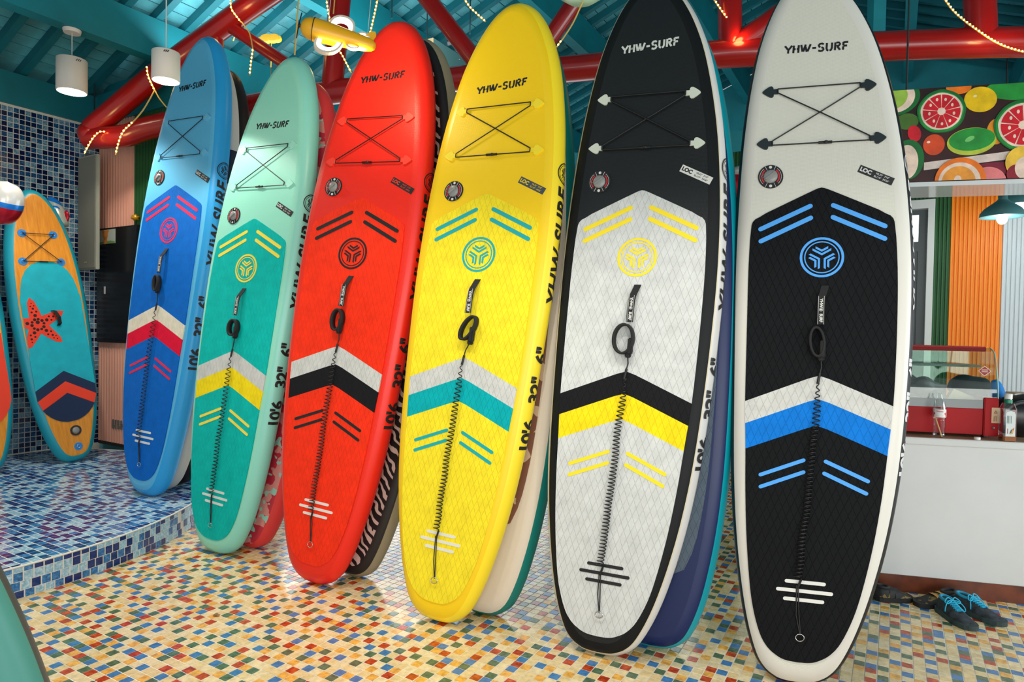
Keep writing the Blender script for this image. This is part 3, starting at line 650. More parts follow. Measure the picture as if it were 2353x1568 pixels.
# blue mosaic: raised platform and left wall
BT = [(tile_mat('mosaic_navy', (20,50,112), .25, .12, 60, bump=.07), .30), (tile_mat('mosaic_mid', (44,112,172), .25, .12, 60, (90,156,204), bump=.07), .30), (tile_mat('mosaic_pale', (150,194,216), .16, .12, 60, (206,226,234), bump=.07), .40)]
bcum = np.cumsum([q for _, q in BT]); BTM = [m for m, _ in BT]
bgrout = mat('grout_pale', (222,220,208), .6)
mb = MB(); mb.lathe([(STAGE_R-.0018,0),(STAGE_R-.0018,STAGE_H-.0016),(0,STAGE_H-.0016)], STAGE_C, 128, sm=False)
plat = mb.build('trim_1', bgrout); plat['kind'] = 'structure'; plat['label'] = 'curved raised platform faced with blue mosaic tiles'
PT = .0505; tg = .0056
bm_top = [tile_mesh('tile', m, PT-tg, PT-tg) for m in BTM]; tv2, tf2 = chamfer_tile(PT-tg, PT-tg)
rt = random.Random(11); cells = []
for i in range(-152, -70):
    for j in range(20, 78):
        P = ab(j*PT, i*PT); r = (P-STAGE_C); r.z = 0
        if r.length > STAGE_R+.025 or i*PT < -7.52 or j*PT > 3.84: continue
        x, y, z = pix(P+UP*STAGE_H)
        if z < .3: continue
        cells.append((i, j, P, r.length, x, y))
okc = sorted([c for c in cells if 60 < c[4] < 445 and c[5] < 1568 and c[3] < STAGE_R-.05], key=lambda c: c[2].length)[:300]; ns = set((c[0], c[1]) for c in okc)
field = MB()
for i, j, P, rl, x, y in cells:
    k = int(np.searchsorted(bcum, rt.random()*.9999)); M = frame((P.x, P.y, STAGE_H), D2, D1, UP)
    if (i, j) in ns: child('tile', bm_top[k], plat, M)
    else:
        V = []
        for v in tv2:
            q = M @ Vector(v); d = Vector((q.x, q.y, 0))-STAGE_C
            if d.length > STAGE_R-.012: d = d*((STAGE_R-.012)/d.length); q = Vector((STAGE_C.x+d.x, STAGE_C.y+d.y, q.z))
            V.append(q)
        field.add(V, tf2, k)
fo = field.build('tile_field', BTM, plat); fo['kind'] = 'stuff'
mb = MB(); mb.tube([STAGE_C+Vector((math.cos(a)*(STAGE_R-.004), math.sin(a)*(STAGE_R-.004), STAGE_H-.003)) for a in [2*PI*i/160 for i in range(160)]], .006, 6, closed=True); mb.build('edge_grout', bgrout, plat)
rows = [(STAGE_H-.034, STAGE_H-.008), (STAGE_H-.0845, STAGE_H-.036), (STAGE_H-.135, STAGE_H-.0865), (.002, STAGE_H-.137)]
dth = PT/STAGE_R
for ri, (z0, z1) in enumerate(rows):
    for q in range(int(2*PI/dth)):
        a0 = q*dth+(.37*dth*ri if ri > 1 else 0); am = a0+dth/2
        if not (-1.75 < am < .75) and not (2*PI-1.75 < am): continue
        a1 = a0+dth*(1-tg/PT); k = int(np.searchsorted(bcum, rt.random()*.9999)); r_ = STAGE_R; c = .0014; mb = MB()
        pt = lambda r, a, z: STAGE_C+Vector((r*math.cos(a), r*math.sin(a), z)); ca = c/r_
        V = [pt(r_-.005,a0,z0), pt(r_-.005,a1,z0), pt(r_-.005,a1,z1), pt(r_-.005,a0,z1), pt(r_,a0+ca,z0+c), pt(r_,a1-ca,z0+c), pt(r_,a1-ca,z1-c), pt(r_,a0+ca,z1-c)]
        mb.add(V, tf_); mb.build('tile', BTM[k], plat)

BW = -7.526; PK = 3.845                  # left wall plane, corner wall plane
WT = [(tile_mat('wall_tile_navy_shaded', (14,32,76), .3, .1, 60, bump=.10), .40), (tile_mat('wall_tile_mid_shaded', (28,76,126), .3, .1, 60, (60,118,164), bump=.10), .32), (tile_mat('wall_tile_pale_shaded', (104,148,176), .22, .1, 60, (160,190,204), bump=.10), .28)]  # same mosaic as the platform, darkened to paint in the corner's shade
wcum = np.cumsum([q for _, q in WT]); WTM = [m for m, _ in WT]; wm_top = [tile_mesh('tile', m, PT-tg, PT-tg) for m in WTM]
mb = MB(); mb.box((0,0,0), (.2,7.4,3.75)); wl = mb.build('wall_left', bgrout); wl.matrix_world = frame(ab(.15+.0, BW-.1018, 1.865), D2, D1, UP); wl['kind'] = 'structure'; wl['label'] = 'left wall covered in blue mosaic tiles'
rt = random.Random(5); cells = []
for j in range(38, 76):
    for i in range(0, 69):
        P = ab(j*PT+.0255, BW, STAGE_H+.03+i*PT)
        x, y, z = pix(P)
        if x < -260 or P.z > 3.62: continue
        vis = x > 2 and not (y > 430 and abs(x-(75+(y-430)*.17)) < 120) and not (x < 60 and y > 400) and not (160 < x < 235 and 350 < y < 620)
        cells.append((vis, i, j, P, y))
vis = sorted([c for c in cells if c[0]], key=lambda c: (c[4] > 640, -c[3].z))[:300]; ns = set((c[1], c[2]) for c in vis); field = MB()
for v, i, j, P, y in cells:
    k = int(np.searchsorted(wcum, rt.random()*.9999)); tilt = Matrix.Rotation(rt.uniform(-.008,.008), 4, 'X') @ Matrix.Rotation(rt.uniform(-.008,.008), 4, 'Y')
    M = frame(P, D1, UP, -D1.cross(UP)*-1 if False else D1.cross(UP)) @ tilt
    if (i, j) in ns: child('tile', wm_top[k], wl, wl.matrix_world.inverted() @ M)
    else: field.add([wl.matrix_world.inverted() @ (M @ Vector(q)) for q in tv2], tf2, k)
fo = field.build('tile_field', WTM, wl); fo['kind'] = 'stuff'

teal = mat('teal_paint', (10,122,134), .5, var=.12, vscale=1.5); teal_l = mat('teal_paint_light', (40,148,160), .5, var=.1, vscale=2); teal_d = mat('teal_rafter', (8,104,116), .55, var=.12, vscale=2)
def corr(name, b0, b1, a, z0, z1, pitch, depth, m, parent):
    n = max(1, round((b1-b0)/pitch)); p = (b1-b0)/n; pr = []
    for i in range(n): pr += [(b0+i*p, 0), (b0+(i+.14)*p, -depth), (b0+(i+.56)*p, -depth), (b0+(i+.70)*p, 0)]
    pr.append((b1, 0)); mb = MB(); V = [ab(a+d, b, z0) for b, d in pr]+[ab(a+d, b, z1) for b, d in pr]; k = len(pr)
    mb.add(V, [(i, i+1, k+i+1, k+i) for i in range(k-1)])
    mb.add([ab(a+.03, b0, z0), ab(a+.03, b1, z0), ab(a+.03, b1, z1), ab(a+.03, b0, z1)], [(0,1,2,3)])
    o = mb.build(name, m, parent); return o
def slab(mb, b0, b1, a0, a1, z0, z1, mi=0): mb.box(ab((a0+a1)/2, (b0+b1)/2, (z0+z1)/2), (b1-b0, a1-a0, z1-z0), mi, (D2, D1, UP))
# corner wall with pink and green corrugated cladding
mb = MB(); slab(mb, BW, -5.9, PK+.035, PK+.12, 0, 4.1); wc = struct('wall_corner', mb, teal)
corr('corrugated_panel', BW+.02, -6.83, PK, .22, 3.66, .052, .026, mat('clad_pink', (246,182,156), .5), wc)['label'] = 'salmon pink corrugated panel'
corr('corrugated_panel', -6.828, -5.92, PK, .22, 3.66, .052, .026, mat('clad_green', (34,92,44), .5), wc)['label'] = 'dark green corrugated panel'
mb = MB(); slab(mb, BW, -5.9, PK-.012, PK+.03, STAGE_H, .225); mb.build('skirting', mat('skirting_dark', (40,32,30), .5), wc)
mb = MB(); slab(mb, BW-.2, -5.9, PK-.05, PK+.1, 3.66, 3.97); mb.build('wall_beam', teal, wc)
mb = MB(); slab(mb, BW-.2, BW+.03, -3.0, 8, 3.64, 3.95); struct('trim_2', mb, teal)
mb = MB(); slab(mb, BW-.25, BW-.05, 3.95, 12, 0, 4.2); struct('wall_left_rear', mb, teal)
# partition at the back of the hall
PW_, GA = 8.0, 12.0
wb = struct('wall_back'); 
corr('corrugated_panel', -1.9, .03, PW_, 0, 3.66, .036, .014, mat('clad_green', (34,92,44), .5), wb)['label'] = 'dark green corrugated panel beside the door'
corr('corrugated_panel', .03, .345, PW_, 2.93, 3.66, .036, .014, mat('clad_green', (34,92,44), .5), wb)
corr('corrugated_panel', .345, .483, PW_, 0, 3.66, .036, .014, mat('clad_green', (34,92,44), .5), wb)
corr('corrugated_panel', .484, .912, PW_, 0, 3.66, .0356, .014, mat('clad_orange', (255,146,14), .45), wb)['label'] = 'orange corrugated panel'
corr('corrugated_panel', .914, 4.6, PW_, 0, 3.66, .036, .010, mat('clad_white', (214,222,226), .5), wb)['label'] = 'white corrugated panel'
mb = MB(); slab(mb, BW, 4.6, PW_-.03, PW_+.1, 3.66, 3.9); mb.build('wall_trim', teal_l, wb)
mb = MB()
for b0, b1 in ((-6.35,-6.2),(-4.85,-4.7),(-3.35,-3.2),(-1.95,-1.85)): slab(mb, b0, b1, PW_-.02, PW_+.08, 0, 3.66)
slab(mb, BW, -6.35, PW_, PW_+.06, 0, 3.66); slab(mb, -6.35, -1.85, PW_, PW_+.06, 2.75, 3.66); slab(mb, -6.35, -1.85, PW_, PW_+.06, 0, .25); mb.build('wall_frame', teal, wb)
glass = bpy.data.materials.new('window_glass'); glass.use_nodes = True; k = NT(glass)
tr = k.n('ShaderNodeBsdfTransparent'); gl_ = k.n('ShaderNodeBsdfGlossy'); gl_.inputs['Roughness'].default_value = .03; mx = k.n('ShaderNodeMixShader'); fr = k.n('ShaderNodeFresnel'); fr.inputs[0].default_value = 1.45
tr.inputs[0].default_value = (.94,.97,.96,1); k.l(fr.outputs[0], mx.inputs[0]); k.l(tr.outputs[0], mx.inputs[1]); k.l(gl_.outputs[0], mx.inputs[2]); k.l(mx.outputs[0], k.t.nodes['Material Output'].inputs[0])
day = emit('daylight_glass', (235,244,250), 2.2)
for n_, (b0, b1) in enumerate(((-6.2,-4.85),(-4.7,-3.35),(-3.2,-1.95))):
    wn = struct('window_%d' % (n_+1)); mb = MB()
    for x0, x1, z0, z1 in ((b0,b1,.25,.32),(b0,b1,2.68,2.75),(b0,b0+.06,.32,2.68),(b1-.06,b1,.32,2.68),((b0+b1)/2-.02,(b0+b1)/2+.02,.32,2.68)): slab(mb, x0, x1, PW_-.01, PW_+.05, z0, z1)
    mb.build('window_frame', mat('frame_dark', (60,66,70), .4), wn)
    for x0, x1 in ((b0+.06,(b0+b1)/2-.02),((b0+b1)/2+.02,b1-.06)):
        mb = MB(); slab(mb, x0, x1, PW_+.015, PW_+.022, .32, 2.68); mb.build('pane', day, wn)
dn = struct('door_1'); mb = MB(); slab(mb, .285, .345, PW_-.04, PW_+.05, 0, 2.93); slab(mb, -.75, .285, PW_-.04, PW_+.05, 2.84, 2.93); slab(mb, -.81, -.75, PW_-.04, PW_+.05, 0, 2.93); mb.build('door_frame', mat('frame_white', (222,224,220), .5), dn)
mb = MB(); slab(mb, .205, .282, PW_-.01, PW_+.04, 0, 2.83); slab(mb, -.75, .205, PW_-.01, PW_+.04, 2.78, 2.83); slab(mb, -.75, .205, PW_-.01, PW_+.04, 2.4, 2.5); slab(mb, -.75, .205, PW_, PW_+.03, 0, 2.4); mb.build('door_leaf', mat('door_grey', (74,80,82), .45), dn)
mb = MB(); slab(mb, -.74, .205, PW_+.01, PW_+.02, 2.5, 2.78); mb.build('pane', day, dn)
# gable above and roof
RB0, ZB0, RK_, RIDGE = BW-.25, 3.95-.25*.38, .38, -1.2
rz = lambda b: 3.95+RK_*(b-BW) if b <= RIDGE else 3.95+RK_*(RIDGE-BW)-RK_*(b-RIDGE)
mb = MB(); mb.add([ab(GA, BW-.3, 3.2), ab(GA, 5.6, 3.2), ab(GA, 5.6, rz(5.6)+.1), ab(GA, RIDGE, rz(RIDGE)+.1), ab(GA, BW-.3, rz(BW-.3)+.1)], [(0,1,2,3,4)]); struct('wall_gable', mb, teal_l)
A0, A1 = -1.2, 12.0
mb = MB()
for b0, b1 in ((BW-.35, RIDGE), (RIDGE, 5.6)):
    mb.add([ab(A0,b0,rz(b0)+.16), ab(A0,b1,rz(b1)+.16), ab(A1,b1,rz(b1)+.16), ab(A1,b0,rz(b0)+.16), ab(A0,b0,rz(b0)+.2), ab(A0,b1,rz(b1)+.2), ab(A1,b1,rz(b1)+.2), ab(A1,b0,rz(b0)+.2)], [(0,1,2,3),(7,6,5,4),(0,4,5,1),(1,5,6,2),(2,6,7,3),(3,7,4,0)])
ceil = struct('ceiling', mb, mat('roof_deck', (6,40,48), .8)); ceil['label'] = 'pitched teal timber ceiling'
cs = 1/math.sqrt(1+RK_*RK_)
mb = MB(); mb.box((0,0,0), (.137,A1-A0,.022)); pm = mb.build('plank', mat('plank_teal', (84,166,178), .5, var=.2, vscale=3)); plank_me = pm.data; bpy.data.objects.remove(pm)
def slope_ax(left): 
    s_ = (D2+UP*RK_*(1 if left else -1))*cs; return s_, D1, s_.cross(D1)
for left, b0, b1 in ((True, BW-.3, RIDGE), (False, RIDGE, 5.5)):
    ax = slope_ax(left); n = int((b1-b0)/(.145*cs))
    for i in range(n):
        b = b0+(i+.5)*(b1-b0)/n; child('plank', plank_me, ceil, frame(ab((A0+A1)/2, b, rz(b)+.125), *ax))
    L = (b1-b0)/cs; mb = MB(); mb.box((0,0,0), (L,.065,.09)); rm = mb.build('rafter', teal_d); rme = rm.data; bpy.data.objects.remove(rm); bmid = (b0+b1)/2
    for i in range(44):
        a = A0+.15+i*.2975; child('rafter', rme, ceil, frame(ab(a, bmid, rz(bmid)+.062), *ax))
for b, w_, z0 in ((-6.28,.15,4.08), (-4.9,.13,4.6), (-3.55,.13,5.1), (-2.3,.13,5.55), (RIDGE,.16,6.0), (.1,.13,5.5), (1.45,.13,5.0), (2.8,.13,4.5)):
    mb = MB(); slab(mb, b-w_/2, b+w_/2, A0, A1, z0, rz(b)+.03); mb.build('purlin', teal, ceil)
# red tubular truss across the hall
TP, TN = Vector((-4.53,6.91,0))*.92, Vector((.217,.976,0)).normalized()
tp_ = lambda x, y: on(x, y, TP, TN)
red = mat('truss_red', (158,15,12), .28, var=.12, vscale=2, coat=.3)
tr_ = thing('roof_truss', 'red painted tubular steel roof truss spanning above the boards', 'truss')
mb = MB(); mb.tube(catmull([tp_(*p) for p in ((203,318),(290,312),(370,287),(700,222),(1030,184),(1330,157),(1680,123),(2200,100),(2420,96))], 4), .104, 20); mb.build('bottom_chord', red, tr_)
mb = MB(); mb.tube(catmull([tp_(*p) for p in ((212,296),(330,196),(440,112),(560,25),(640,-30))], 4), .104, 20); mb.ell(tp_(209,308), (.118,.118,.118)); mb.build('top_chord', red, tr_)
mb = MB(); mb.tube([tp_(640,-30), ab(0,0,0)+Vector((-1.70,6.28,5.35))*.92, Vector((.2,5.86,5.8))*.92], .104, 16); mb.build('top_chord', red, tr_)
for p, q, r in (((530,62),(690,168),.058),((786,-60),(763,205),.095),((965,-25),(1100,150),.075),((1345,-30),(1235,130),.07),((1676,-60),(1678,110),.09),((1815,20),(1660,130),.09),((2248,-60),(2256,100),.10),((495,70),(500,240),.07)):
    mb = MB(); mb.tube([tp_(*p)+TN*.0, tp_(*q)], r, 16); mb.build('brace', red, tr_)
# wide strut and light boxes up under the roof
mb = MB(); mb.box(at(2014,30,7.5), (.14,.14,1.6)); struct('trim_3', mb, teal_l)

# ------------------------------------------------------------------ boards on the platform and at the lower left
wood = proc('deck_wood', lambda k: (lambda v: k.l(k.ramp(k.noise(v, 3.2, 6, .65), [(.3,(206,122,22)),(.55,(226,146,40)),(.75,(238,164,60))]), k.b.inputs['Base Color']))((lambda mp: (k.l(k.obj(), mp.inputs[0]), mp.outputs[0])[1])(k.n('ShaderNodeMapping', i_3=(14,1.2,14)))), .45)
_u, _v, _n = Vector((.734,.668,.126)).normalized(), Vector((-.166,-.004,.986)).normalized(), None
_q = Matrix.Rotation(math.radians(-16), 3, _v) if False else Matrix.Rotation(math.radians(16), 3, _v); _u = _q @ _u; _u = (_u-_v*_u.dot(_v)).normalized(); _n = _u.cross(_v)
RWD = [[_u[i], _v[i], _n[i]] for i in range(3)]
tealr = mat('rail_aqua', (20,150,170), .4)
wprof = [(90,0),(78,1),(58,1),(40,1),(20,1),(0,1),(-25,1),(-50,1),(-70,1),(-90,1)]
def clipx(P, lim, sg=1, axis=0):        # keep axis*sg >= lim*sg
    out = []
    for i in range(len(P)):
        a, b = P[i-1], P[i]; ia, ib = (a[axis]-lim)*sg >= 0, (b[axis]-lim)*sg >= 0
        if ia != ib:
            t = (lim-a[axis])/(b[axis]-a[axis]); out.append((a[0]+(b[0]-a[0])*t, a[1]+(b[1]-a[1])*t))
        if ib: out.append(b)
    return out
wbd = Board('paddle_board', 'wood grain paddle board with aqua pad and red starfish print', (-4.097,6.122,.2), RWD, [wood, tealr], wprof, floor=STAGE_H, L=.793, wid=.83, rail=.07)
aqua = mat('pad_aqua', (0,172,190), .6, var=.06, vscale=10)
hw = lambda v: .255*min(1, math.sqrt(max(0, 1-((max(0, .66-v))/.285)**2)))*(1 if v < 1.55 else 1)
sidep = [(hw(v), v) for v in (.377,.38,.39,.41,.44,.48,.53,.6,.7,.85,1.0,1.2,1.4,1.56)]
topc = [(.243,1.60),(.236,1.65),(.215,1.74),(.175,1.82),(.12,1.875),(.06,1.9),(0,1.905)]
full = sidep+topc; full = full+[(-x, y) for x, y in full[-2::-1]]
wbd.plate('deck_pad', [full], -.002, .004, aqua)
nv = mat('pad_navy', (10,36,74), .6); rd = mat('pad_scarlet', (238,60,30), .6)
V_ = lambda va: (lambda u: va-.62*abs(u))
def vband(v_top, v_bot):
    f, g = V_(v_top), V_(v_bot); h = .254
    def edge(fn):
        v = fn(.2)
        for _ in range(20): v = fn(hw(v))
        return v
    vt, vb = edge(f), edge(g)
    return [(-hw(vb), vb), (0, v_bot), (hw(vb), vb), (hw(vt), vt), (0, v_top), (-hw(vt), vt)]
wbd.plate('chevron_band', [vband(.86,.76)], .002, .0052, nv); wbd.plate('chevron_band', [vband(.76,.65)], .002, .0052, rd)['label'] = 'scarlet chevron band'
lowp = [p for p in sidep if p[1] < .47]; vq = .65-.62*hw(.5)
wbd.plate('chevron_band', [[p for p in sidep[1:] if p[1] < vq]+[(hw(vq), vq), (0,.65), (-hw(vq), vq)]+[(-x, y) for x, y in [p for p in sidep if p[1] < vq][::-1]]], .002, .0052, nv)
sc_ = (-.145,1.315); star = []
for i in range(5):
    a = PI/2+.14+2*PI*i/5; L = .255 if i != 1 else .22
    for da, r in ((-.62,.088),(-.30,.145),(-.14,.215),(0,.235*L/.235),(.14,.215),(.30,.145)): star.append((sc_[0]+math.cos(a+da)*r*1.0, sc_[1]+math.sin(a+da)*r))
wbd.plate('starfish_print', [clipx(star, -.252)], .003, .0056, rd)
dots = [circ(.017,12,sc_[0],sc_[1]+.02)]
for i in range(5):
    a = PI/2+.14+2*PI*i/5
    for r, o, s_ in ((.05,.3,.014),(.05,-.3,.012),(.085,.0,.015),(.12,.16,.009),(.12,-.16,.009),(.15,.0,.010),(.175,.08,.006),(.175,-.08,.006),(.2,0,.006)):
        q = (sc_[0]+math.cos(a+o)*r, sc_[1]+math.sin(a+o)*r)
        if q[0] > -.235: dots.append(circ(s_, 10, *q))
wbd.plate('starfish_spots', dots, .0045, .0062, mat('print_dark', (36,14,18), .6))
disc = mat('patch_blue', (30,132,214), .45); cl = [(-.150,2.168),(.105,2.160),(-.180,1.905),(.135,1.897)]
for u, v in cl+[(.02,.135)]:
    o_ = wbd.plate('ring_patch', [circ(.036,24,u,v)], -.001, .004, disc); mb = MB(); mb.tube([wbd.W(u+.014*math.cos(a), v+.014*math.sin(a), .008) for a in [2*PI*i/12 for i in range(12)]], .0025, 5, closed=True); mb.build('steel_ring', mat('steel', (190,190,188), .25, 1.), o_)
mb = MB()
for i, j in ((0,1),(0,3),(1,2),(2,3)): mb.tube([wbd.W(*cl[i], .014), wbd.W(*cl[j], .014+.003*(i == 1))], .0035, 6)
mb.tube([wbd.W(-.05,1.902,.014), wbd.W(.02,1.9,.014)], .006, 6); mb.build('bungee_cord', BLACK(), wbd.root)
fl = wbd.plate('valve_flange', [(circ(.048,30,.02,.285), circ(.034,30,.02,.285))], -.001, .006, mat('valve_black', (28,26,28), .4)); mb = MB(); mb.lathe([(.03,0),(.03,.012),(.02,.016),(0,.017)], wbd.W(.02,.285,0), 20); mb.build('valve_cap', mat('valve_grey', (140,142,140), .35), fl)
mb = MB(); P_ = [wbd.W(-.01,1.44,.006), wbd.W(.0,1.43,.03), wbd.W(.02,1.37,.045), wbd.W(.025,1.31,.035), wbd.W(.02,1.29,.006)]
for i in range(4):
    a, b2 = P_[i], P_[i+1]; u_ = Vector((.016,0,0)); mb.add([a-u_, a+u_, b2+u_, b2-u_], [(0,1,2,3)])
mb.build('carry_strap', mat('webbing', (22,22,24), .8), wbd.root)
wb2 = Board('paddle_board', 'wood grain paddle board with yellow and red pad, cut by the picture edge', (-4.455,5.51,.2), RWD, [wood, tealr], wprof, floor=STAGE_H, L=.793, wid=.83, rail=.07)
side2 = [(hw(v), v) for v in (.377,.38,.39,.41,.44,.48,.53,.6,.7,.85,1.0,1.2)]
wb2.plate('deck_pad', [side2+[(-x, y) for x, y in side2[::-1]]], -.002, .005, rd); wb2.plate('deck_pad', [[(hw(1.2),1.2),(hw(1.5),1.56)]+topc+[(-x, y) for x, y in topc[-2::-1]]+[(-hw(1.5),1.56),(-hw(1.2),1.2),(0,1.2)]], -.002, .005, mat('pad_sun', (250,200,40), .6))
# board standing close to the photographer, only its edge in view
ck = math.radians(27); cr_ = Vector((.93,.36,0)).normalized(); cn0 = Vector((cr_.y,-cr_.x,0)); cu2 = (UP*.985-cn0*-.17*-1).normalized() if False else UP
cv_ = (cu2*math.cos(ck)-cr_*math.sin(ck)).normalized(); cu_ = (cr_*math.cos(ck)+cu2*math.sin(ck)).normalized(); cn = cu_.cross(cv_).normalized()
corner = at(90,1560,1.83)-cv_*.5-cu_*.31
cb = Board('paddle_board', 'sea green paddle board with dark edge, closest board at the lower left', corner, [[cu_[i], cv_[i], cn[i]] for i in range(3)], [mat('hull_seafoam', (62,132,122), .45), mat('rail_smoke', (58,70,68), .45)], [(90,0),(70,0),(55,0),(35,0),(14,1),(0,1),(-25,1),(-50,1),(-70,1),(-90,1)], L=1.02, wid=1.0)

# ------------------------------------------------------------------ counter, display case and what stands on it
O = Vector((2.24,3.837,0)); E_ = (Vector((2.944,3.665,0))-O).normalized(); Mb = Vector((-E_.y, E_.x, 0))
AX = (E_, Mb, UP)
def cb_(mb, s0, s1, t0, t1, z0, z1, mi=0, bev=0):
    c = O+E_*((s0+s1)/2)+Mb*((t0+t1)/2)+UP*((z0+z1)/2)
    (mb.bbox(c, (s1-s0, t1-t0, z1-z0), bev, mi, AX) if bev else mb.box(c, (s1-s0, t1-t0, z1-z0), mi, AX))
def cp(x, y, t=0.):                     # counter-plane coordinates of a measured direction
    P = on(x, y, O+Mb*t, Mb); return (P-O).dot(E_), P.z
ct = thing('serving_counter', 'long white serving counter with wooden kick board on the right', 'counter', Matrix.Translation(O))
loc_ = lambda o: setattr(o, 'matrix_parent_inverse', Matrix.Translation(-O)) or o
cw = mat('counter_white', (206,208,206), .45, var=.03, vscale=2)
mb = MB(); cb_(mb, -.75, 1.9, 0, .62, .10, .884, bev=.003); loc_(mb.build('body', cw, ct))
mb = MB(); cb_(mb, -.77, 1.92, -.018, .66, .886, .924, bev=.004); loc_(mb.build('worktop', [cw], ct))
mb = MB(); cb_(mb, -.77, 1.92, .0, .66, .924, .9255); loc_(mb.build('worktop_surface', mat('worktop_oak', (176,146,118), .4, var=.15, vscale=6), ct))
mb = MB(); cb_(mb, -.75, 1.9, -.004, .6, 0.0005, .10); loc_(mb.build('kick_board', mat('kick_brown', (96,46,26), .35, var=.35, vscale=9), ct))
TOPZ = .9256
# display case
s_r, _ = cp(2292, 990, .10); case = thing('display_case', 'red food display case with curved glass on the counter', 'display case', Matrix.Translation(O+E_*(s_r-.36)+Mb*.3+UP*TOPZ))
cinv = case.matrix_world.inverted(); cc = lambda o: setattr(o, 'matrix_parent_inverse', cinv) or o
cred = mat('case_red', (166,2,12), .5, spec=.25); z0 = TOPZ
s_l = s_r-.72
def z_at(y, t, x=2200): return cp(x, y, t)[1]
zb1 = z_at(940, .10, 2270); zt = z_at(796, .22, 2200)
mb = MB(); cb_(mb, s_l, s_r-.075, .10, .46, z0+.018, zb1, bev=.004); cc(mb.build('base', cred, case))
for sx in (s_l, s_r-.075):
    mb = MB(); cb_(mb, sx, sx+.075, .09, .47, z0+.012, z_at(915, .10, 2285), bev=.004); cc(mb.build('end_post', cred, case))
for sx in (s_l+.05, s_r-.05):
    for t in (.14,.42): mb = MB(); mb.lathe([(.018,0),(.018,.02)], O+E_*sx+Mb*t+UP*z0, 12); cc(mb.build('foot', BLACK(), case))
mb = MB(); cb_(mb, s_l+.02, s_r-.02, .22, .46, zt-.03, zt, bev=.004); cc(mb.build('top_rail', cred, case))
steel = mat('steel_dull', (112,118,118), .4, .6)
mb = MB(); cb_(mb, s_l+.07, s_r-.08, .11, .45, zb1, zb1+.03); cb_(mb, s_l+.07, s_r-.08, .095, .115, zb1, zb1+.05); cc(mb.build('tray', steel, case))
mb = MB(); cb_(mb, s_l+.03, s_r-.03, .26, .44, (zb1+zt)/2+.055, (zb1+zt)/2+.068); cc(mb.build('shelf', mat('shelf_grey', (92,104,100), .3), case))
cg = bpy.data.materials.new('case_glass'); cg.use_nodes = True; k = NT(cg); t1 = k.n('ShaderNodeBsdfTransparent'); t1.inputs[0].default_value = (.86,.94,.9,1); g1 = k.n('ShaderNodeBsdfGlossy'); g1.inputs['Roughness'].default_value = .05; m1 = k.n('ShaderNodeMixShader'); m1.inputs[0].default_value = .06
k.l(t1.outputs[0], m1.inputs[1]); k.l(g1.outputs[0], m1.inputs[2]); k.l(m1.outputs[0], k.t.nodes['Material Output'].inputs[0])
prof = [tuple(q) for q in catmull([(.10, zb1+.05), (.105, zb1+.12), (.122, zb1+.2), (.155, zt-.045), (.22, zt-.006)], 4)]; NP = len(prof)
mb = MB()
for e in (0, .005):
    mb.add([O+E_*s_l+Mb*(t+e)+UP*z for t, z in prof]+[O+E_*s_r+Mb*(t+e)+UP*z for t, z in prof], [(i, NP+i, NP+1+i, 1+i) for i in range(NP-1)], 0, True)
cc(mb.build('curved_glass', cg, case))
for sx in (s_l+.012, s_r-.012):
    mb = MB(); mb.add([O+E_*sx+Mb*t+UP*z for t, z in prof+[(.46, zt-.006), (.46, zb1+.05)]], [tuple(range(NP+2))]); cc(mb.build('side_glass', cg, case))
mb = MB(); cb_(mb, s_l+.02, s_r-.02, .452, .457, zb1+.05, zt-.03); cc(mb.build('rear_glass', cg, case))
mb = MB(); mb.tube([O+E_*(s_r-.002)+Mb*t+UP*z for t, z in prof], .004, 6); cc(mb.build('glass_edge', mat('glass_green', (150,190,175), .2), case))
# lettered lozenge sticker and rating plate
sx, sz = cp(2262, 853, .115); tf = lambda x, y, z: O+E_*(sx+x)+Mb*(.112-z)+UP*(sz+y)
mb = MB(); mb.prism([(0,-.031),(.034,0),(0,.031),(-.034,0)], 0, .001, tf); d_ = cc(mb.build('lozenge_sticker', mat('sticker_cream', (225,200,180), .5), case)); mb = MB(); mb.prism([(0,-.027),(.030,0),(0,.027),(-.030,0)], .0012, .0016, tf); mb.build('sticker_field', mat('sticker_maroon', (140,22,26), .5), d_)
mb = MB()
for i in range(3): mb.prism([(-.016,.006-i*.006),(.016,.006-i*.006),(.016,.0085-i*.006),(-.016,.0085-i*.006)], .0018, .002, tf)
mb.build('sticker_lines', mat('sticker_cream', (225,200,180), .5), d_)
sx2, sz2 = cp(2287, 955, .09); tf2_ = lambda x, y, z: O+E_*(sx2+x)+Mb*(.0885-z)+UP*(sz2+y)
mb = MB(); mb.prism([(-.020,-.045),(.020,-.045),(.020,.045),(-.020,.045)], 0, .001, tf2_); d_ = cc(mb.build('rating_plate', mat('plate_tan', (214,176,140), .5), case)); mb = MB()
for x_, y_, h_ in ((-.008,-.036,.03),(-.002,-.034,.03),(.005,-.034,.03)): mb.prism([(x_,y_),(x_+.002,y_),(x_+.002,y_+h_),(x_,y_+h_)], .0012, .0016, tf2_)
mb.ring([(-.008,.012),(.010,.012),(.001,.030)], [(-.004,.0145),(.006,.0145),(.001,.025)], .0012, .0016, tf2_); mb.build('plate_lines', mat('plate_ink', (120,60,40), .5), d_)
mb = MB(); mb.lathe([(.008,0),(.006,.004),(0,.005)], O+E_*cp(2282, 984, .09)[0]+Mb*.09+UP*cp(2282, 984, .09)[1], 12, 0, (E_, UP, -Mb)); cc(mb.build('key_lock', steel, case))
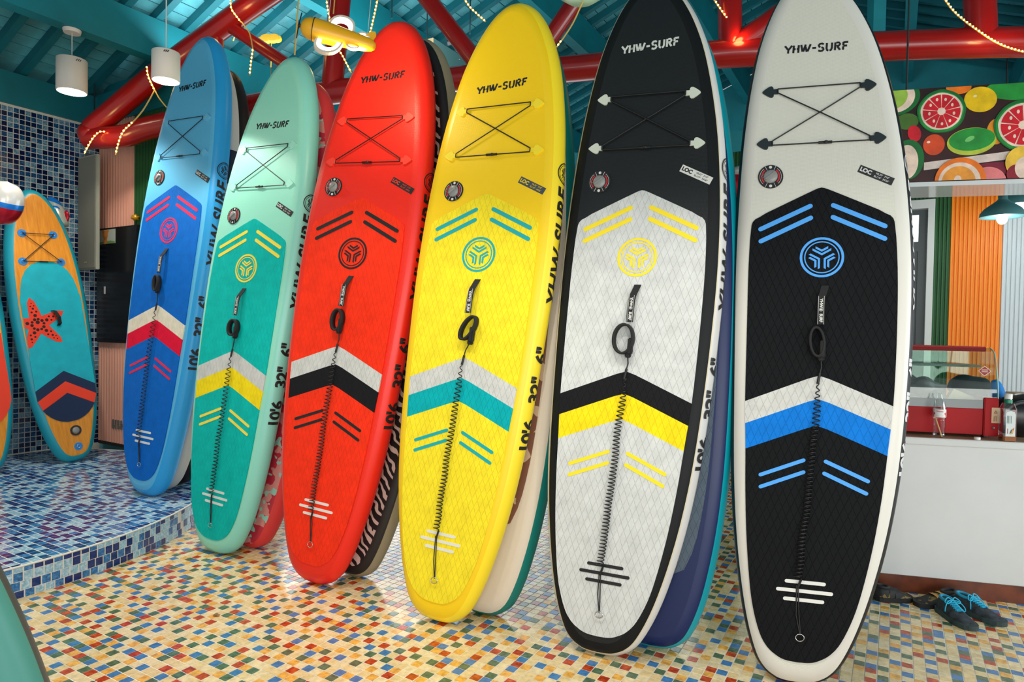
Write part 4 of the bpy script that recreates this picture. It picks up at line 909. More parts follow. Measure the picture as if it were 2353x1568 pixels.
# things inside the case
rl = random.Random(2)
def lump(name, label, cat, x, y, t, rad, m, z=None, group=None):
    s_, _ = cp(x, y, t); zz = (z if z is not None else zb1+.031)
    rn = [rl.uniform(-.25,.25) for _ in range(7)]
    mb = MB(); mb.ell((0,0,rad[2]), rad, AX, 20, 12, 0, lambda q: 1+rn[0]*math.sin(5*q[0]+rn[1]*9)*.8+rn[2]*math.sin(7*q[1]+4*q[2])*.6+rn[3]*math.sin(9*q[2]+3*q[0])*.5)
    lo_ = min(v[2] for v in mb.v); mb.v = [(v[0], v[1], v[2]-lo_) for v in mb.v]
    o_ = mb.build(name, m); o_.matrix_world = Matrix.Translation(O+E_*s_+Mb*t+UP*zz); return tag(o_, label, cat, group)
lump('crumpled_bag', 'grey crumpled plastic bag in the left of the display case', 'bag', 2125, 880, .30, (.10,.07,.055), mat('bag_grey', (110,108,112), .5))
lump('crumpled_bag', 'black crumpled cloth bag in the right of the display case', 'bag', 2225, 870, .34, (.12,.07,.075), mat('bag_black', (30,30,34), .7))
sx, _ = cp(2215, 900, .24); mb = MB(); mb.prism([(-.10,0),(.10,0),(.03,.032),(-.062,.072)], -.02, .02, lambda x, y, z: O+E_*(sx+x)+Mb*(.24+z)+UP*(zb1+.031+y), back=True); tag(mb.build('cardboard_flap', mat('cardboard', (186,160,124), .8)), 'folded cardboard flap lying in the display case', 'cardboard')
lump('paper_cup', 'small dark ball of cloth in the display case', 'cloth', 2151, 893, .17, (.025,.02,.03), mat('cloth_slate', (52,58,66), .8))
# bottles
cgl = bpy.data.materials.new('clear_plastic'); cgl.use_nodes = True; k = NT(cgl); t1 = k.n('ShaderNodeBsdfTransparent'); t1.inputs[0].default_value = (.93,.95,.95,1); g1 = k.n('ShaderNodeBsdfGlossy'); g1.inputs['Roughness'].default_value = .08; m1 = k.n('ShaderNodeMixShader'); fr = k.n('ShaderNodeLayerWeight'); fr.inputs[0].default_value = .35
k.l(fr.outputs[1], m1.inputs[0]); k.l(t1.outputs[0], m1.inputs[1]); k.l(g1.outputs[0], m1.inputs[2]); k.l(m1.outputs[0], k.t.nodes['Material Output'].inputs[0])
sB, zB = cp(2158, 1004, .03); zT = cp(2163, 906, .03)[1]; H = zT-TOPZ; base = O+E_*sB+Mb*.035+UP*TOPZ
bt = thing('water_bottle', 'clear water bottle with red and white label at the left of the counter', 'bottle', Matrix.Translation(base))
pr = [(.022,0),(.030,.006)]
for i in range(8): pr += [(.032, .02+i*.011), (.0295, .0255+i*.011)]
pr = [(r, h*H/.25) for r, h in pr+[(.033,.112),(.033,.165),(.031,.185),(.022,.215),(.013,.232),(.013,.25)]]
mb = MB(); mb.lathe(pr, (0,0,0), 24); mb.build('shell', cgl, bt)
mb = MB(); mb.lathe([(.0335,.118*H/.25),(.0335,.163*H/.25)], (0,0,0), 32); lb = mb.build('label', mat('label_white', (225,222,220), .5), bt)
lr_ = mat('label_red', (200,30,28), .5); mb = MB()
def lab(poly, r=.0339, a0=-2.11): return [(r*math.cos(a0+x), r*math.sin(a0+x), z*H/.25) for x, z in poly]
for sg in (-1,1): mb.add(lab([(sg*.15,.119),(sg*1.1,.119),(sg*1.1,.148),(sg*.8,.142),(sg*.4,.128)]), [(0,1,2,3,4)])
V, F = text_geo('Wahaha', .011, .0002, 0); V, F = subdiv(V, F, 0); mb.add([(.0341*math.cos(-2.11+x/.034), .0341*math.sin(-2.11+x/.034), (.152*H/.25)+y) for x, y in V], F); mb.build('label_print', lr_, lb)
st_ = base+UP*.004; mb = MB(); mb.tube([st_+E_*.012+Mb*-.012, st_+E_*-.018+Mb*.014+UP*.115], .004, 6); tag(mb.build('wooden_stick', mat('stick_wood', (206,168,110), .7)), 'thin wooden stick standing in the clear water bottle', 'stick')
sB, zB = cp(2316, 1014, .02); zT = cp(2318, 906, .02)[1]; H = zT-TOPZ; base = O+E_*sB+Mb*.03+UP*TOPZ
bt = thing('tea_bottle', 'square tea bottle with white cap and a little amber tea', 'bottle', frame(base, E_, Mb, UP))
sq = lambda r, h, c=.008: [(r-c,-r,h),(r,-r+c,h),(r,r-c,h),(r-c,r,h),(-r+c,r,h),(-r,r-c,h),(-r,-r+c,h),(-r+c,-r,h)]
mb = MB(); lv = [(.033,0),(.034,.01),(.034,.19*H/.28),(.024,.225*H/.28)]; V = []
for r, h in lv: V += sq(r, h)
mb.add(V, [(8*i+k, 8*i+(k+1)%8, 8*i+8+(k+1)%8, 8*i+8+k) for i in range(3) for k in range(8)]+[tuple(range(8))[::-1]], 0, False); mb.lathe([(.020,.225*H/.28),(.017,.235*H/.28),(.017,.262*H/.28)], (0,0,0), 20); mb.build('shell', cgl, bt)
mb = MB(); V = sq(.0325,.003)+sq(.0325,.028); mb.add(V, [(k, (k+1)%8, 8+(k+1)%8, 8+k) for k in range(8)]+[tuple(range(8,16))]); mb.build('tea', mat('tea_amber', (168,92,20), .1), bt)
mb = MB(); mb.lathe([(.0195,.252*H/.28),(.0195,.279*H/.28),(.018,.281*H/.28),(0,.281*H/.28)], (0,0,0), 24); mb.build('cap', mat('cap_white', (228,228,222), .4), bt)
mb = MB(); mb.lathe([(.0205,.226*H/.28),(.0205,.246*H/.28)], (0,0,0), 24); mb.build('neck_band', mat('band_green', (10,128,96), .4), bt)
tfb = lambda x, y, z: Vector((x, -.0343-z, y)); mb = MB(); hh = .16*H/.28
mb.prism([(-.024,.03),(.024,.03),(.024,hh),(.018,hh+.016),(0,hh+.021),(-.018,hh+.016),(-.024,hh)], 0, .0006, tfb); lb = mb.build('label', mat('label_pearl', (212,218,216), .5), bt)
mb = MB(); mb.prism([(-.006,.045),(.004,.05),(.008,.066),(.003,.072),(-.001,.06)], .0008, .001, tfb); mb.build('label_bird', mat('ink_slate', (70,90,100), .5), lb)
mb = MB(); mb.prism([(-.002,.04),(.012,.046),(.02,.085),(.01,.07)], .0007, .0009, tfb); mb.build('label_bird', mat('ink_gold', (214,170,90), .5), lb); mb = MB(); mb.prism([(.008,.068),(.015,.066),(.014,.08)], .001, .0012, tfb); mb.prism([(-.016,.045),(-.012,.045),(-.012,.075),(-.016,.075)], .0008, .001, tfb); mb.build('label_mark', mat('ink_red', (176,40,50), .5), lb)
mb = MB()
for i in range(4): mb.prism([(-.019+i*.0065,hh-.05),(-.0165+i*.0065,hh-.05),(-.0165+i*.0065,hh-.006),(-.019+i*.0065,hh-.006)], .0008, .001, tfb)
mb.build('label_lines', mat('ink_green', (40,100,90), .5), lb)
s_, _ = cp(2250, 1003, -.004); mb = MB(); mb.lathe([(.0165,0),(.0165,.012),(.015,.0145),(0,.0145)], (0,0,0), 24); o_ = mb.build('bottle_cap', mat('cap_white', (228,228,222), .4)); o_.location = O+E_*s_+Mb*.02+UP*TOPZ; tag(o_, 'loose white bottle cap lying at the counter edge', 'cap')
# bags at the right end
s_, _ = cp(2304, 880, .34); bg_ = thing('blue_bag', 'bright blue cloth bag with black strap beside the display case', 'bag', Matrix.Translation(O+E_*s_+Mb*.42+UP*TOPZ))
mb = MB(); mb.ell((0,0,.155), (.085,.06,.16), AX, 20, 12, 0, lambda q: 1+.10*math.sin(4*q[0]+2*q[2])+.07*math.sin(7*q[2])); lo_ = min(v[2] for v in mb.v); mb.v = [(v[0], v[1], max(v[2]-lo_, 0)) for v in mb.v]; mb.build('body', mat('bag_blue', (0,124,206), .6), bg_)
mb = MB(); mb.tube([E_*x+Mb*(-.06+abs(x)*.25)+UP*z for x, z in ((-.09,.215),(-.03,.21),(.03,.218),(.09,.23))], .009, 6); mb.tube([E_*-.02+Mb*-.066+UP*.21, E_*-.025+Mb*-.068+UP*.12], .008, 6); mb.build('strap', mat('webbing', (22,22,24), .8), bg_)
s_, _ = cp(2362, 960, .12); hb = thing('black_backpack', 'glossy black rounded bag at the right end of the counter', 'bag', Matrix.Translation(O+E_*s_+Mb*.24+UP*TOPZ))
mb = MB(); mb.ell((0,0,.115), (.145,.10,.135), AX, 28, 16, 0, lambda q: 1+.05*math.sin(3*q[0])); lo_ = min(v[2] for v in mb.v); mb.v = [(v[0], v[1], max(v[2]-lo_-.01, 0)) for v in mb.v]; mb.build('body', mat('bag_gloss', (24,25,27), .3), hb)
mb = MB(); mb.tube([E_*(.11*math.cos(a)-.0)+Mb*-.085+UP*(.10+.115*math.sin(a)) for a in [PI*(.12+.8*i/14) for i in range(15)]], .012, 8); mb.build('piping', mat('bag_edge', (60,62,64), .35), hb)
s_, _ = cp(2345, 890, .35); mb = MB(); cb_(mb, s_+.02, s_+.2, .46, .58, TOPZ, TOPZ+.245, bev=.003); tag(mb.build('cardboard_box', mat('cardboard', (186,160,124), .8)), 'brown cardboard box behind the glossy black bag', 'box')
# cassette of candy print above the counter
t_f = .12; sL, zLt = cp(2062, 206, t_f); sR, zRt = cp(2353, 195, t_f); zbm = cp(2200, 415, t_f)[1]; ztm = (zLt+zRt)/2
sg_ = thing('candy_signboard', 'long signboard printed with candy and fruit slices above the counter', 'sign', Matrix.Translation(O+E_*sL+Mb*t_f+UP*zbm)); sinv = sg_.matrix_world.inverted()
ss = lambda o: setattr(o, 'matrix_parent_inverse', sinv) or o
smax = sR+.9; mb = MB(); cb_(mb, sL-.15, smax, t_f, t_f+.04, zbm, ztm+.006); ss(mb.build('board', mat('candy_dark', (46,16,14), .35, var=.5, vscale=5), sg_))
def cpx(x, y): return cp(2050+x/5.228, 180+y/5.228, t_f)
PXM = (cpx(1000,600)[0]-cpx(0,600)[0])/1000
LAYER = [0]
def candy(polys, m, par=None):
    LAYER[0] += 1; z = .00018*LAYER[0]; mb = MB()
    for P in polys:
        P = clipx(P, zbm+.001, 1, 1); P = clipx(P, ztm+.004, -1, 1) if P else P; P = clipx(P, sL-.14) if P else P; P = clipx(P, smax-.01, -1) if P else P
        if P and len(P) > 2: mb.prism(P, 0, .00015, lambda x, y, zz: O+E_*x+Mb*(t_f-z-zz)+UP*y)
    if mb.v: ss(mb.build('candy_print', m, sg_))
def elp(x, y, rx, ry, rot=0., n=40, wob=0.):
    c0, c1 = cpx(x, y); out = []
    for i in range(n):
        a = 2*PI*i/n; r = 1+wob*math.sin(5*a+x)+wob*.6*math.sin(9*a); p = (math.cos(a)*rx*r*PXM, math.sin(a)*ry*r*PXM); out.append((c0+p[0]*math.cos(rot)-p[1]*math.sin(rot), c1+p[0]*math.sin(rot)+p[1]*math.cos(rot)))
    return out
def wedges(x, y, r0, r1, n=9, rot=.2, gap=.10):
    c0, c1 = cpx(x, y); out = []
    for k in range(n):
        a0 = rot+2*PI*k/n+gap*.35; a1 = rot+2*PI*(k+1)/n-gap*.35
        out.append([(c0+r0*PXM*math.cos(a1), c1+r0*PXM*math.sin(a1)), (c0+r0*PXM*math.cos(a0), c1+r0*PXM*math.sin(a0))]+[(c0+r1*PXM*math.cos(a0+(a1-a0)*i/6+gap*.0), c1+r1*PXM*math.sin(a0+(a1-a0)*i/6)) for i in range(7)])
    return [w_[::1] for w_ in out]
cm = lambda n, c: mat('candy_'+n, c, .35, var=.12, vscale=14)
G, GD, CR, RD, YL, OR, PK_, LM = cm('green',(34,140,52)), cm('deep_green',(14,104,44)), cm('cream',(232,206,186)), cm('red',(206,18,36)), cm('yellow',(226,184,6)), cm('orange',(236,116,20)), cm('pink',(220,120,120)), cm('lime',(150,186,70))
candy([elp(1560,120,420,150)], G); candy([elp(800,110,150,90)], OR); candy([elp(1250,640,110,170)], cm('amber',(222,140,24))); candy([elp(180,520,140,110)], cm('moss',(70,110,40)))
candy([elp(30,220,310,260)], GD); candy([elp(20,220,260,225)], CR); candy([elp(0,215,190,180)], LM)
candy([elp(1060,255,192,168,-.15)], YL); candy([elp(995,215,22,16)], cm('glint',(240,226,170)))
s0, z0_ = cpx(380,1060); s1, z1_ = cpx(1480,915); dz = 52*PXM; candy([[(s0,z0_-dz),(s1,z1_-dz),(s1,z1_+dz),(s0,z0_+dz)]], cm('stick',(214,196,186)))
candy([elp(1270,1080,300,80)], cm('plum',(120,20,44)))
candy([elp(500,800,130,140)], cm('ember',(206,70,26))); candy([elp(435,768,22,16)], CR); candy([elp(265,665,80,112,.25)], RD)
candy([elp(950,760,290,182,.08)], cm('yellow_green',(176,190,60))); candy([elp(955,735,270,150,.08)], G); candy([elp(930,730,60,30,.5)], cm('mint',(120,196,110)))
for x, y, R_ in ((590,400,292),(1570,565,335)):
    k_ = R_/292; candy([elp(x,y,292*k_,292*k_,0,60,.008)], GD); candy([elp(x-5,y+8,270*k_,268*k_,0,60,.01)], G); candy([elp(x,y,250*k_,248*k_,0,60,.01)], CR); [candy([w_]) if False else candy([w_], RD) for w_ in wedges(x,y,52*k_,225*k_)]
    c = [(x+150*k_*math.cos(.2+2*PI*(q+.5)/9), y-150*k_*math.sin(.2+2*PI*(q+.5)/9)) for q in range(9)]; candy([elp(px,py,15*k_,22*k_) for px, py in c], CR)
candy([elp(190,980,190,270)], GD); candy([elp(170,1010,140,230)], CR)
candy([elp(1140,1250,215,200)], PK_)
candy([elp(810,1235,305,310)], OR); candy([elp(800,1245,250,255)], CR); candy([elp(790,1245,200,205)], cm('tangerine',(232,150,50))); candy([elp(780,1225,44,60)], CR)
candy([elp(1560,1010,200,210)], cm('lemon',(236,190,60))); candy([elp(1480,1150,110,120)], cm('wine',(140,24,40))); candy([elp(1590,1080,120,150)], CR)
mb = MB(); cb_(mb, sL-.15, smax, t_f+.004, t_f+.36, zbm-.028, zbm-.002); ss(mb.build('soffit', mat('soffit_gloss', (206,212,212), .06, spec=.8), sg_))
# hanging dome lamps behind the signboard
def dome(label, c, r, m, n='dome_lamp'):
    t = thing(n, label, 'lamp', Matrix.Translation(c), 'dome lamps behind the counter')
    mb = MB(); mb.lathe([(r,0),(r*.97,.03*r/.15),(r*.8,.065*r/.15),(r*.5,.10*r/.15),(r*.28,.125*r/.15),(.03,.14*r/.15),(.03,.2*r/.15),(0,.2*r/.15)], (0,0,0), 32); mb.build('shade', m, t)
    mb = MB(); mb.lathe([(r*.985,.001),(r*.95,.028*r/.15),(r*.78,.06*r/.15),(r*.48,.095*r/.15),(.02,.13*r/.15)], (0,0,0), 32); mb.build('shade_lining', mat('lining_white', (235,240,238), .4), t)
    mb = MB(); mb.ell((0,0,-.012), (.036,.036,.044), None, 16, 10); mb.build('bulb', emit('bulb_white', (235,250,250), 14), t)
    mb = MB(); mb.tube([(0,0,.2*r/.15), (0,0,1.4)], .005, 6); mb.build('cord', BLACK(), t)
    point('dome_bulb_light', Vector(c)-UP*.07, 7, (.92,1,.98), .04)
dome('first teal dome lamp, lower one nearer the orange panel', at(2303,499,5.0), .148, mat('dome_teal', (70,120,124), .4))
dome('second teal dome lamp, higher and cut by the picture edge', at(2349,473,5.7), .195, mat('dome_teal', (70,120,124), .4))

# ------------------------------------------------------------------ shoes on the floor
def shoe(label, heel, toe, W, H, cs, laces=None, strap=None, grp=None, sc=1.):
    heel, toe = Vector((*heel, 0)), Vector((*toe, 0)); f = (toe-heel); L = f.length; f.normalize(); r = Vector((f.y, -f.x, 0))
    t = thing('shoe', label, 'shoe', frame(heel, f, -r, UP), grp)
    sec = [(-.01,.018,.05,.0),(.03,.6,.9,0),(.10,.78,1.0,0),(.22,.80,.97,0),(.34,.80,.93,0),(.45,.86,.86,0),(.58,.95,.72,0),(.72,1.0,.56,0),(.84,.93,.46,0),(.93,.72,.38,0),(.985,.38,.27,0),(1.0,.05,.16,0)]
    n = 14; V = []; SO = .026
    mid = lambda x: -.006*math.sin(PI*x)
    for (x, w_, h_, _) in sec:
        for k in range(n):
            a = PI*k/(n-1); c, s_ = math.cos(a), math.sin(a); e = .62
            V.append((x*L, mid(x)+W/2*w_*math.copysign(abs(c)**e, c), SO*.6+(H*h_-SO*.6)*abs(s_)**.8))
    mb = MB(); mb.add(V, [(i*n+k, i*n+k+1, (i+1)*n+k+1, (i+1)*n+k) for i in range(len(sec)-1) for k in range(n-1)], 0, True); mb.build('upper', cs[0], t, True)
    out = [(x*L+(.006 if x > .9 else -.004 if x < .05 else 0), mid(x)+(W/2*max(w_,.12)+.005)) for x, w_, h_, _ in sec]; poly = [(x, 2*mid(x/L)-y) for x, y in out]+out[::-1]
    mb = MB(); mb.prism(poly, 0.001, SO, back=True); mb.build('sole', cs[1], t)
    mb = MB(); ring = []
    for i in range(20):
        a = 2*PI*i/20; x = .20+.15*math.cos(a); ring.append((x*L, W*.26*math.sin(a), H*(1.0-.10*(x-.05)/.3)*.985+.004))
    mb.tube(ring, .008, 8, closed=True); mb.build('collar', cs[2], t)
    mb = MB(); mb.add([(p[0]*.97+.004, p[1]*.9, p[2]-.003) for p in ring], [tuple(range(20))]); mb.build('insole', cs[3], t)
    if laces:
        mb = MB(); mb.prism([(.33*L,-.016),(.62*L,-.019),(.62*L,.019),(.33*L,.016)], 0, .004, lambda x, y, z: Vector((x, y, z+H*(.93-.26*(x/L-.33)/.29)+.003))); mb.build('tongue', cs[2], t)
        for i in range(5):
            x = .37+.052*i; z = H*(.92-.27*(x-.33)/.29)+.009; w_ = W*.20
            mb = MB(); mb.tube([(x*L,-w_,z-.008),(x*L+.004,-w_*.4,z),(x*L+.012,w_*.4,z),(x*L+.016,w_,z-.008)], .0036, 5); mb.build('lace', laces, t)
        mb = MB(); z = H*.95+.012
        for sg in (1,-1): mb.tube(catmull([(.36*L,0,z),(.34*L,sg*.02,z+.012),(.38*L,sg*.042,z-.006),(.42*L,sg*.03,z-.012),(.37*L,0,z)], 3), .0034, 5); mb.tube(catmull([(.36*L,0,z),(.40*L,sg*.03,z-.004),(.46*L,sg*.052,z-.03),(.47*L,sg*.055,z-.05)], 3), .003, 5)
        mb.build('lace_bow', laces, t)
    if strap:
        for x in (.38,.52):
            mb = MB(); V = []
            for i in range(9):
                a = PI*i/8; h_ = float(np.interp(x, [s[0] for s in sec], [s[2] for s in sec])); w_ = float(np.interp(x, [s[0] for s in sec], [s[1] for s in sec])); c = math.cos(a)
                for dx in (-.018,.018): V.append((x*L+dx, mid(x)+(W/2*w_+.002)*math.copysign(abs(c)**.62, c), SO*.6+(H*h_+.003-SO*.6)*math.sin(a)**.8))
            mb.add(V, [(2*i, 2*i+1, 2*i+3, 2*i+2) for i in range(8)], 0, True); mb.build('strap', strap, t)
    return t
suede = mat('suede_grey', (44,52,58), .85, var=.45, vscale=40, bump=.4); solem = mat('sole_dark', (46,66,66), .7, var=.2, vscale=20); aq = mat('lining_aqua', (20,150,186), .7); inn = mat('insole_dark', (16,40,52), .9); lac = mat('lace_aqua', (20,170,206), .6)
F3 = lambda x, y: tuple(on(x, y, (0,0,0), UP))[:2]
shoe('nearer grey sneaker with bright blue laces in front of the counter', F3(2160,1402), F3(2236,1451), .098, .085, (suede, solem, aq, inn), lac, None, 'grey sneakers with blue laces')
shoe('further grey sneaker with bright blue laces, toe pointing right', F3(2194,1394), F3(2308,1441), .098, .085, (suede, solem, aq, inn), lac, None, 'grey sneakers with blue laces')
cam_m = proc('shoe_camo', lambda k: k.l(k.mixc(k.m('GREATER_THAN', k.noise(k.obj(), 26, 2), .56), (28,30,32), (120,100,48)), k.b.inputs['Base Color']), .7)
bl = mat('shoe_black', (22,24,26), .7); och = mat('strap_ochre', (190,140,70), .7)
shoe('black and olive strapped shoe beside the white board, toe pointing right', F3(2012,1378), F3(2090,1378), .10, .078, (cam_m, bl, bl, inn), None, mat('strap_black', (34,34,36), .7))
shoe('black shoe with ochre straps half hidden behind the grey sneakers', F3(2196,1386), F3(2106,1394), .095, .072, (cam_m, bl, bl, inn), None, och)

# ------------------------------------------------------------------ lamps and strings of lights
def can(label, top, c, r, h, power=0):
    t = thing('pendant_lamp', label, 'lamp', Matrix.Translation(c), 'white cylinder pendants')
    mb = MB(); mb.lathe([(r*.94,0),(r,.004),(r,h-.004),(r*.97,h),(0,h)], (0,0,0), 40); mb.build('shade', mat('can_white', (214,208,198), .5, bump=.15, bscale=400), t)
    mb = MB(); mb.lathe([(0,.012),(r*.90,.012)], (0,0,0), 32); mb.lathe([(r*.92,.012),(r*.94,.0)], (0,0,0), 32); mb.build('diffuser', emit('can_glow', (255,246,232), 9), t)
    mb = MB(); mb.tube([(0,0,h), Vector(top)-Vector(c)], .004, 6); mb.build('cord', mat('cord_white', (205,205,200), .5), t)
    mb = MB(); mb.lathe([(r*.55,-.02),(r*.6,0),(r*.6,.02)], Vector(top)-Vector(c), 24); mb.build('canopy', mat('can_white', (214,208,198), .5), t)
    mb = MB(); d = (EYE-Vector(c)); d.z = 0; d.normalize(); q = Vector((-d.y, d.x, 0))
    for i in range(3):
        a = .25 if 'further' in label else -.15; a += i*.12; P0 = (d*math.cos(a)+q*math.sin(a))*(r+.0006)+UP*(h*.86); P1 = (d*math.cos(a+.10)+q*math.sin(a+.10))*(r+.0006)+UP*(h*.93)
        mb.tube([P0, P1], .0032, 5)
    mb.build('vent_slot', mat('slot_dark', (70,68,66), .6), t)
    if power: spot('pendant_spot', Vector(c)-UP*.01, Vector(c)-UP*2, power, 132, .35, (1,.93,.84), r*.7)
c1 = on(165,212,ab(0,-6.28,0),D2); top1 = Vector((c1.x,c1.y,4.07))
can('white cylinder pendant hanging further away above the blue tiled wall', top1, c1, .118, .285, 55)
c2 = at(381,187,4.2); can('white cylinder pendant hanging in front of the blue board', Vector((c2.x,c2.y,5.2)), c2, .083, .185, 60)
# yellow aeroplane lamp
PL = thing('aeroplane_lamp', 'yellow toy aeroplane lamp with glowing wings above the red board', 'lamp', Matrix.Translation(at(780,82,3.3))); pin = PL.matrix_world.inverted(); pp = lambda o: setattr(o, 'matrix_parent_inverse', pin) or o
A_, B_ = at(690,59,3.3), at(864,108,3.38); fx = (B_-A_).normalized(); fz = (UP-fx*fx.z).normalized(); fy = fz.cross(fx); fl_ = (B_-A_).length
yel = mat('plane_yellow', (224,164,20), .35)
mb = MB(); mb.lathe([(0,0),(.024,.006),(.042,.02),(.053,.042),(.057,.07),(.056,.11),(.051,.18),(.043,.26),(.036,.33),(.028,fl_-.02),(.016,fl_-.004),(0,fl_)], A_, 28, 0, (fy, fz, fx)); pp(mb.build('fuselage', yel, PL))
mb = MB(); mb.tube([A_+fx*.066+(fy*math.cos(a)+fz*math.sin(a))*.0578 for a in [2*PI*i/28 for i in range(28)]], .0022, 6, closed=True); pp(mb.build('nose_band', BLACK(), PL))
def dloop(w_, e_, n=14): return [(w_*math.cos(PI*i/n), e_*(abs(math.sin(PI*i/n))**.6)) for i in range(n+1)]
glow = emit('plane_glow', (255,240,214), 9); rimm = mat('plane_rim', (214,204,186), .5)
for sg, o_, w_, e_ in ((1,.19,.066,.108),(-1,.165,.066,.105)):
    S_ = (Vector((.12,.42,.86)) if sg > 0 else Vector((-.25,-.42,-.80))).normalized(); nrm = fx.cross(S_).normalized(); orig = A_+fx*o_+S_*.035
    tfw = lambda x, y, z, o=orig, s=S_, nn=nrm: o+fx*x+s*y+nn*z
    ou, mi_, inr = dloop(w_, e_), dloop(w_*.84, e_*.87), dloop(w_*.58, e_*.62)
    mb = MB(); mb.ring(ou, mi_, -.010, .010, tfw); pp(mb.build('wing_rim', rimm, PL)); mb = MB(); mb.ring(mi_, inr, -.007, .007, tfw); pp(mb.build('wing_light', glow, PL))
for sg, e_ in ((1,.05),(-1,.042)):
    S_ = (Vector((.12,.42,.86)) if sg > 0 else Vector((-.3,-.42,-.75))).normalized(); nrm = fx.cross(S_).normalized(); orig = A_+fx*(fl_-.075 if sg > 0 else fl_-.10)+S_*.022
    tfw = lambda x, y, z, o=orig, s=S_, nn=nrm: o+fx*x+s*y+nn*z
    mb = MB(); mb.ring(dloop(.034,e_), dloop(.026,e_*.78), -.008, .008, tfw); pp(mb.build('tail_rim', rimm, PL)); mb = MB(); mb.prism(dloop(.026,e_*.78), -.006, .006, tfw, back=True); pp(mb.build('tail_light', glow, PL))
mb = MB(); S_ = (fz+fx*.35).normalized(); mb.prism([(-.045,0),(.02,0),(.022,.042),(.008,.062),(-.012,.058)], -.006, .006, lambda x, y, z: A_+fx*(fl_-.055+x)+S_*(y+.025)-fy*(-.02-z), back=True); pp(mb.build('tail_fin', yel, PL))
mb = MB()
for f in (.13,.33):
    q = A_+fx*f+fz*.03; mb.tube([q, q+Vector((.02,.2,.9))], .0016, 5)
pp(mb.build('cord', mat('cord_white', (205,205,200), .5), PL))
mb = MB(); mb.lathe([(.008,0),(.012,-.006),(0,-.014)], A_, 10, 0, (fy, fz, fx)); mb.tube([A_-fx*.006+fz*.07+fy*.01, A_-fx*.008, A_-fx*.004-fz*.07-fy*.01], .003, 5); pp(mb.build('propeller', BLACK(), PL))
point('plane_glow_light', at(822,140,3.38), 9, (1,.86,.6), .06)
# cloud-shaped lamp base under the roof
cpt = at(617,90,6.5); mb = MB()
for dx, dz, r in ((-.07,-.02,.05),(-.02,.0,.065),(.05,.005,.06),(.09,.0,.042)): mb.lathe([(r*.9,-.015),(r,-.008),(r,.012),(r*.92,.018)], cpt+Vector((dx,0,dz)), 20, 0, (Vector((1,0,0)), Vector((0,.5,.86)), Vector((0,-.86,.5))))
mb.tube([cpt+Vector((.03,0,0)), cpt+Vector((.02,0,-.9))], .003, 5); tag(mb.build('cloud_lamp_base', mat('cloud_yellow', (226,172,30), .4)), 'yellow cloud shaped lamp base under the teal planks', 'lamp base')
gl = at(1337,-52,4.6); t = thing('green_lamp', 'pale green lamp bowl at the top edge between yellow and grey boards', 'lamp', Matrix.Translation(gl)); mb = MB(); mb.lathe([(0,0-.01),(.1,.0),(.17,.05),(.21,.12),(.205,.12),(.0,.11)], (0,0,-.16), 32); mb.build('shade', mat('lamp_pale_green', (176,214,170), .4), t); mb = MB(); mb.tube([(0,0,-.05),(0,0,.9)], .005, 6); mb.build('cord', BLACK(), t)
# strings of lights
cable = mat('cable_warm', (214,178,90), .5); bead = emit('led_warm', (255,190,84), 13)
def lstring(label, pts, Y, lit=(0,1), n=None, r=.006, br=.0080):
    P = catmull([at(x, y, Y) for x, y in pts], 8); P = [Vector(p) for p in P]
    t = thing('light_string', label, 'string lights', Matrix.Translation(P[0]), None); inv = t.matrix_world.inverted()
    mb = MB(); mb.tube(P, r, 6); mb.build('cable', cable, t).matrix_parent_inverse = inv
    L = [0]
    for i in range(1, len(P)): L.append(L[-1]+(P[i]-P[i-1]).length)
    mb = MB(); sp = Y*.0057; k = lit[0]*L[-1]
    while k <= lit[1]*L[-1]+1e-6:
        i = min(int(np.searchsorted(L, k)), len(P)-1); i = max(i, 1); f = (k-L[i-1])/max(1e-9, L[i]-L[i-1]); mb.ell(P[i-1].lerp(P[i], f)+Vector((0,-r,0)), (br*Y/6,)*3, None, 8, 5); k += sp
    if mb.v:
        o_ = mb.build('led_beads', bead, t); o_.matrix_parent_inverse = inv
    return P
lstring('short string of warm lights curling above the grey wall speaker', [(240,303),(228,304),(214,318),(202,338),(194,354)], 6.18)
lstring('string of warm lights down the red truss left of the blue board', [(338,155),(340,172),(347,190),(356,208)], 5.75)
lstring('unlit tail of lights slipping behind the blue board', [(356,208),(366,226),(382,246)], 5.75, (2,1))
lstring('looping string of lights hanging below the red truss by the corner', [(355,208),(343,230),(325,258),(302,284),(284,302),(274,325),(266,356)], 5.75, (.52,1))
lstring('string of warm lights wound around the red top chord', [(530,0),(532,20),(543,37),(555,52)], 5.75)
lstring('dim loop of cable between top chord and slanting brace', [(555,50),(562,60),(574,78),(582,118)], 5.75, (2,1))
lstring('short dim cable hanging behind the black board', [(553,48),(545,66),(536,94)], 6.5, (2,1))
lstring('string of warm lights hanging right of the black board', [(581,116),(577,145),(574,173)], 5.75)
lstring('string of lights hanging straight down onto the mint board', [(686,-2),(683,45),(677,126)], 5.0, (2,1))
lstring('string of lights slanting behind the aeroplane lamp', [(750,-2),(757,40),(772,100),(789,132),(807,167)], 5.3)
lstring('thin string of lights beside the red post', [(769,-2),(766,32)], 5.6, (2,1))
lstring('bright string of lights dropping onto the red board tip', [(868,-2),(861,32),(851,76)], 4.4)
lstring('string of lights running down to the yellow board tip', [(1066,-3),(1081,18),(1098,34),(1116,50)], 5.0)
lstring('mostly unlit string hanging right of the yellow board', [(1340,2),(1318,50),(1298,82),(1279,108)], 4.6, (.88,1))
lstring('bright string of lights crossing the red post between grey and white boards', [(1640,-2),(1656,22),(1680,56),(1704,90)], 5.0)
lstring('clear cable end below the lights reaching the white board', [(1704,90),(1722,114),(1745,142)], 5.0, (2,1))
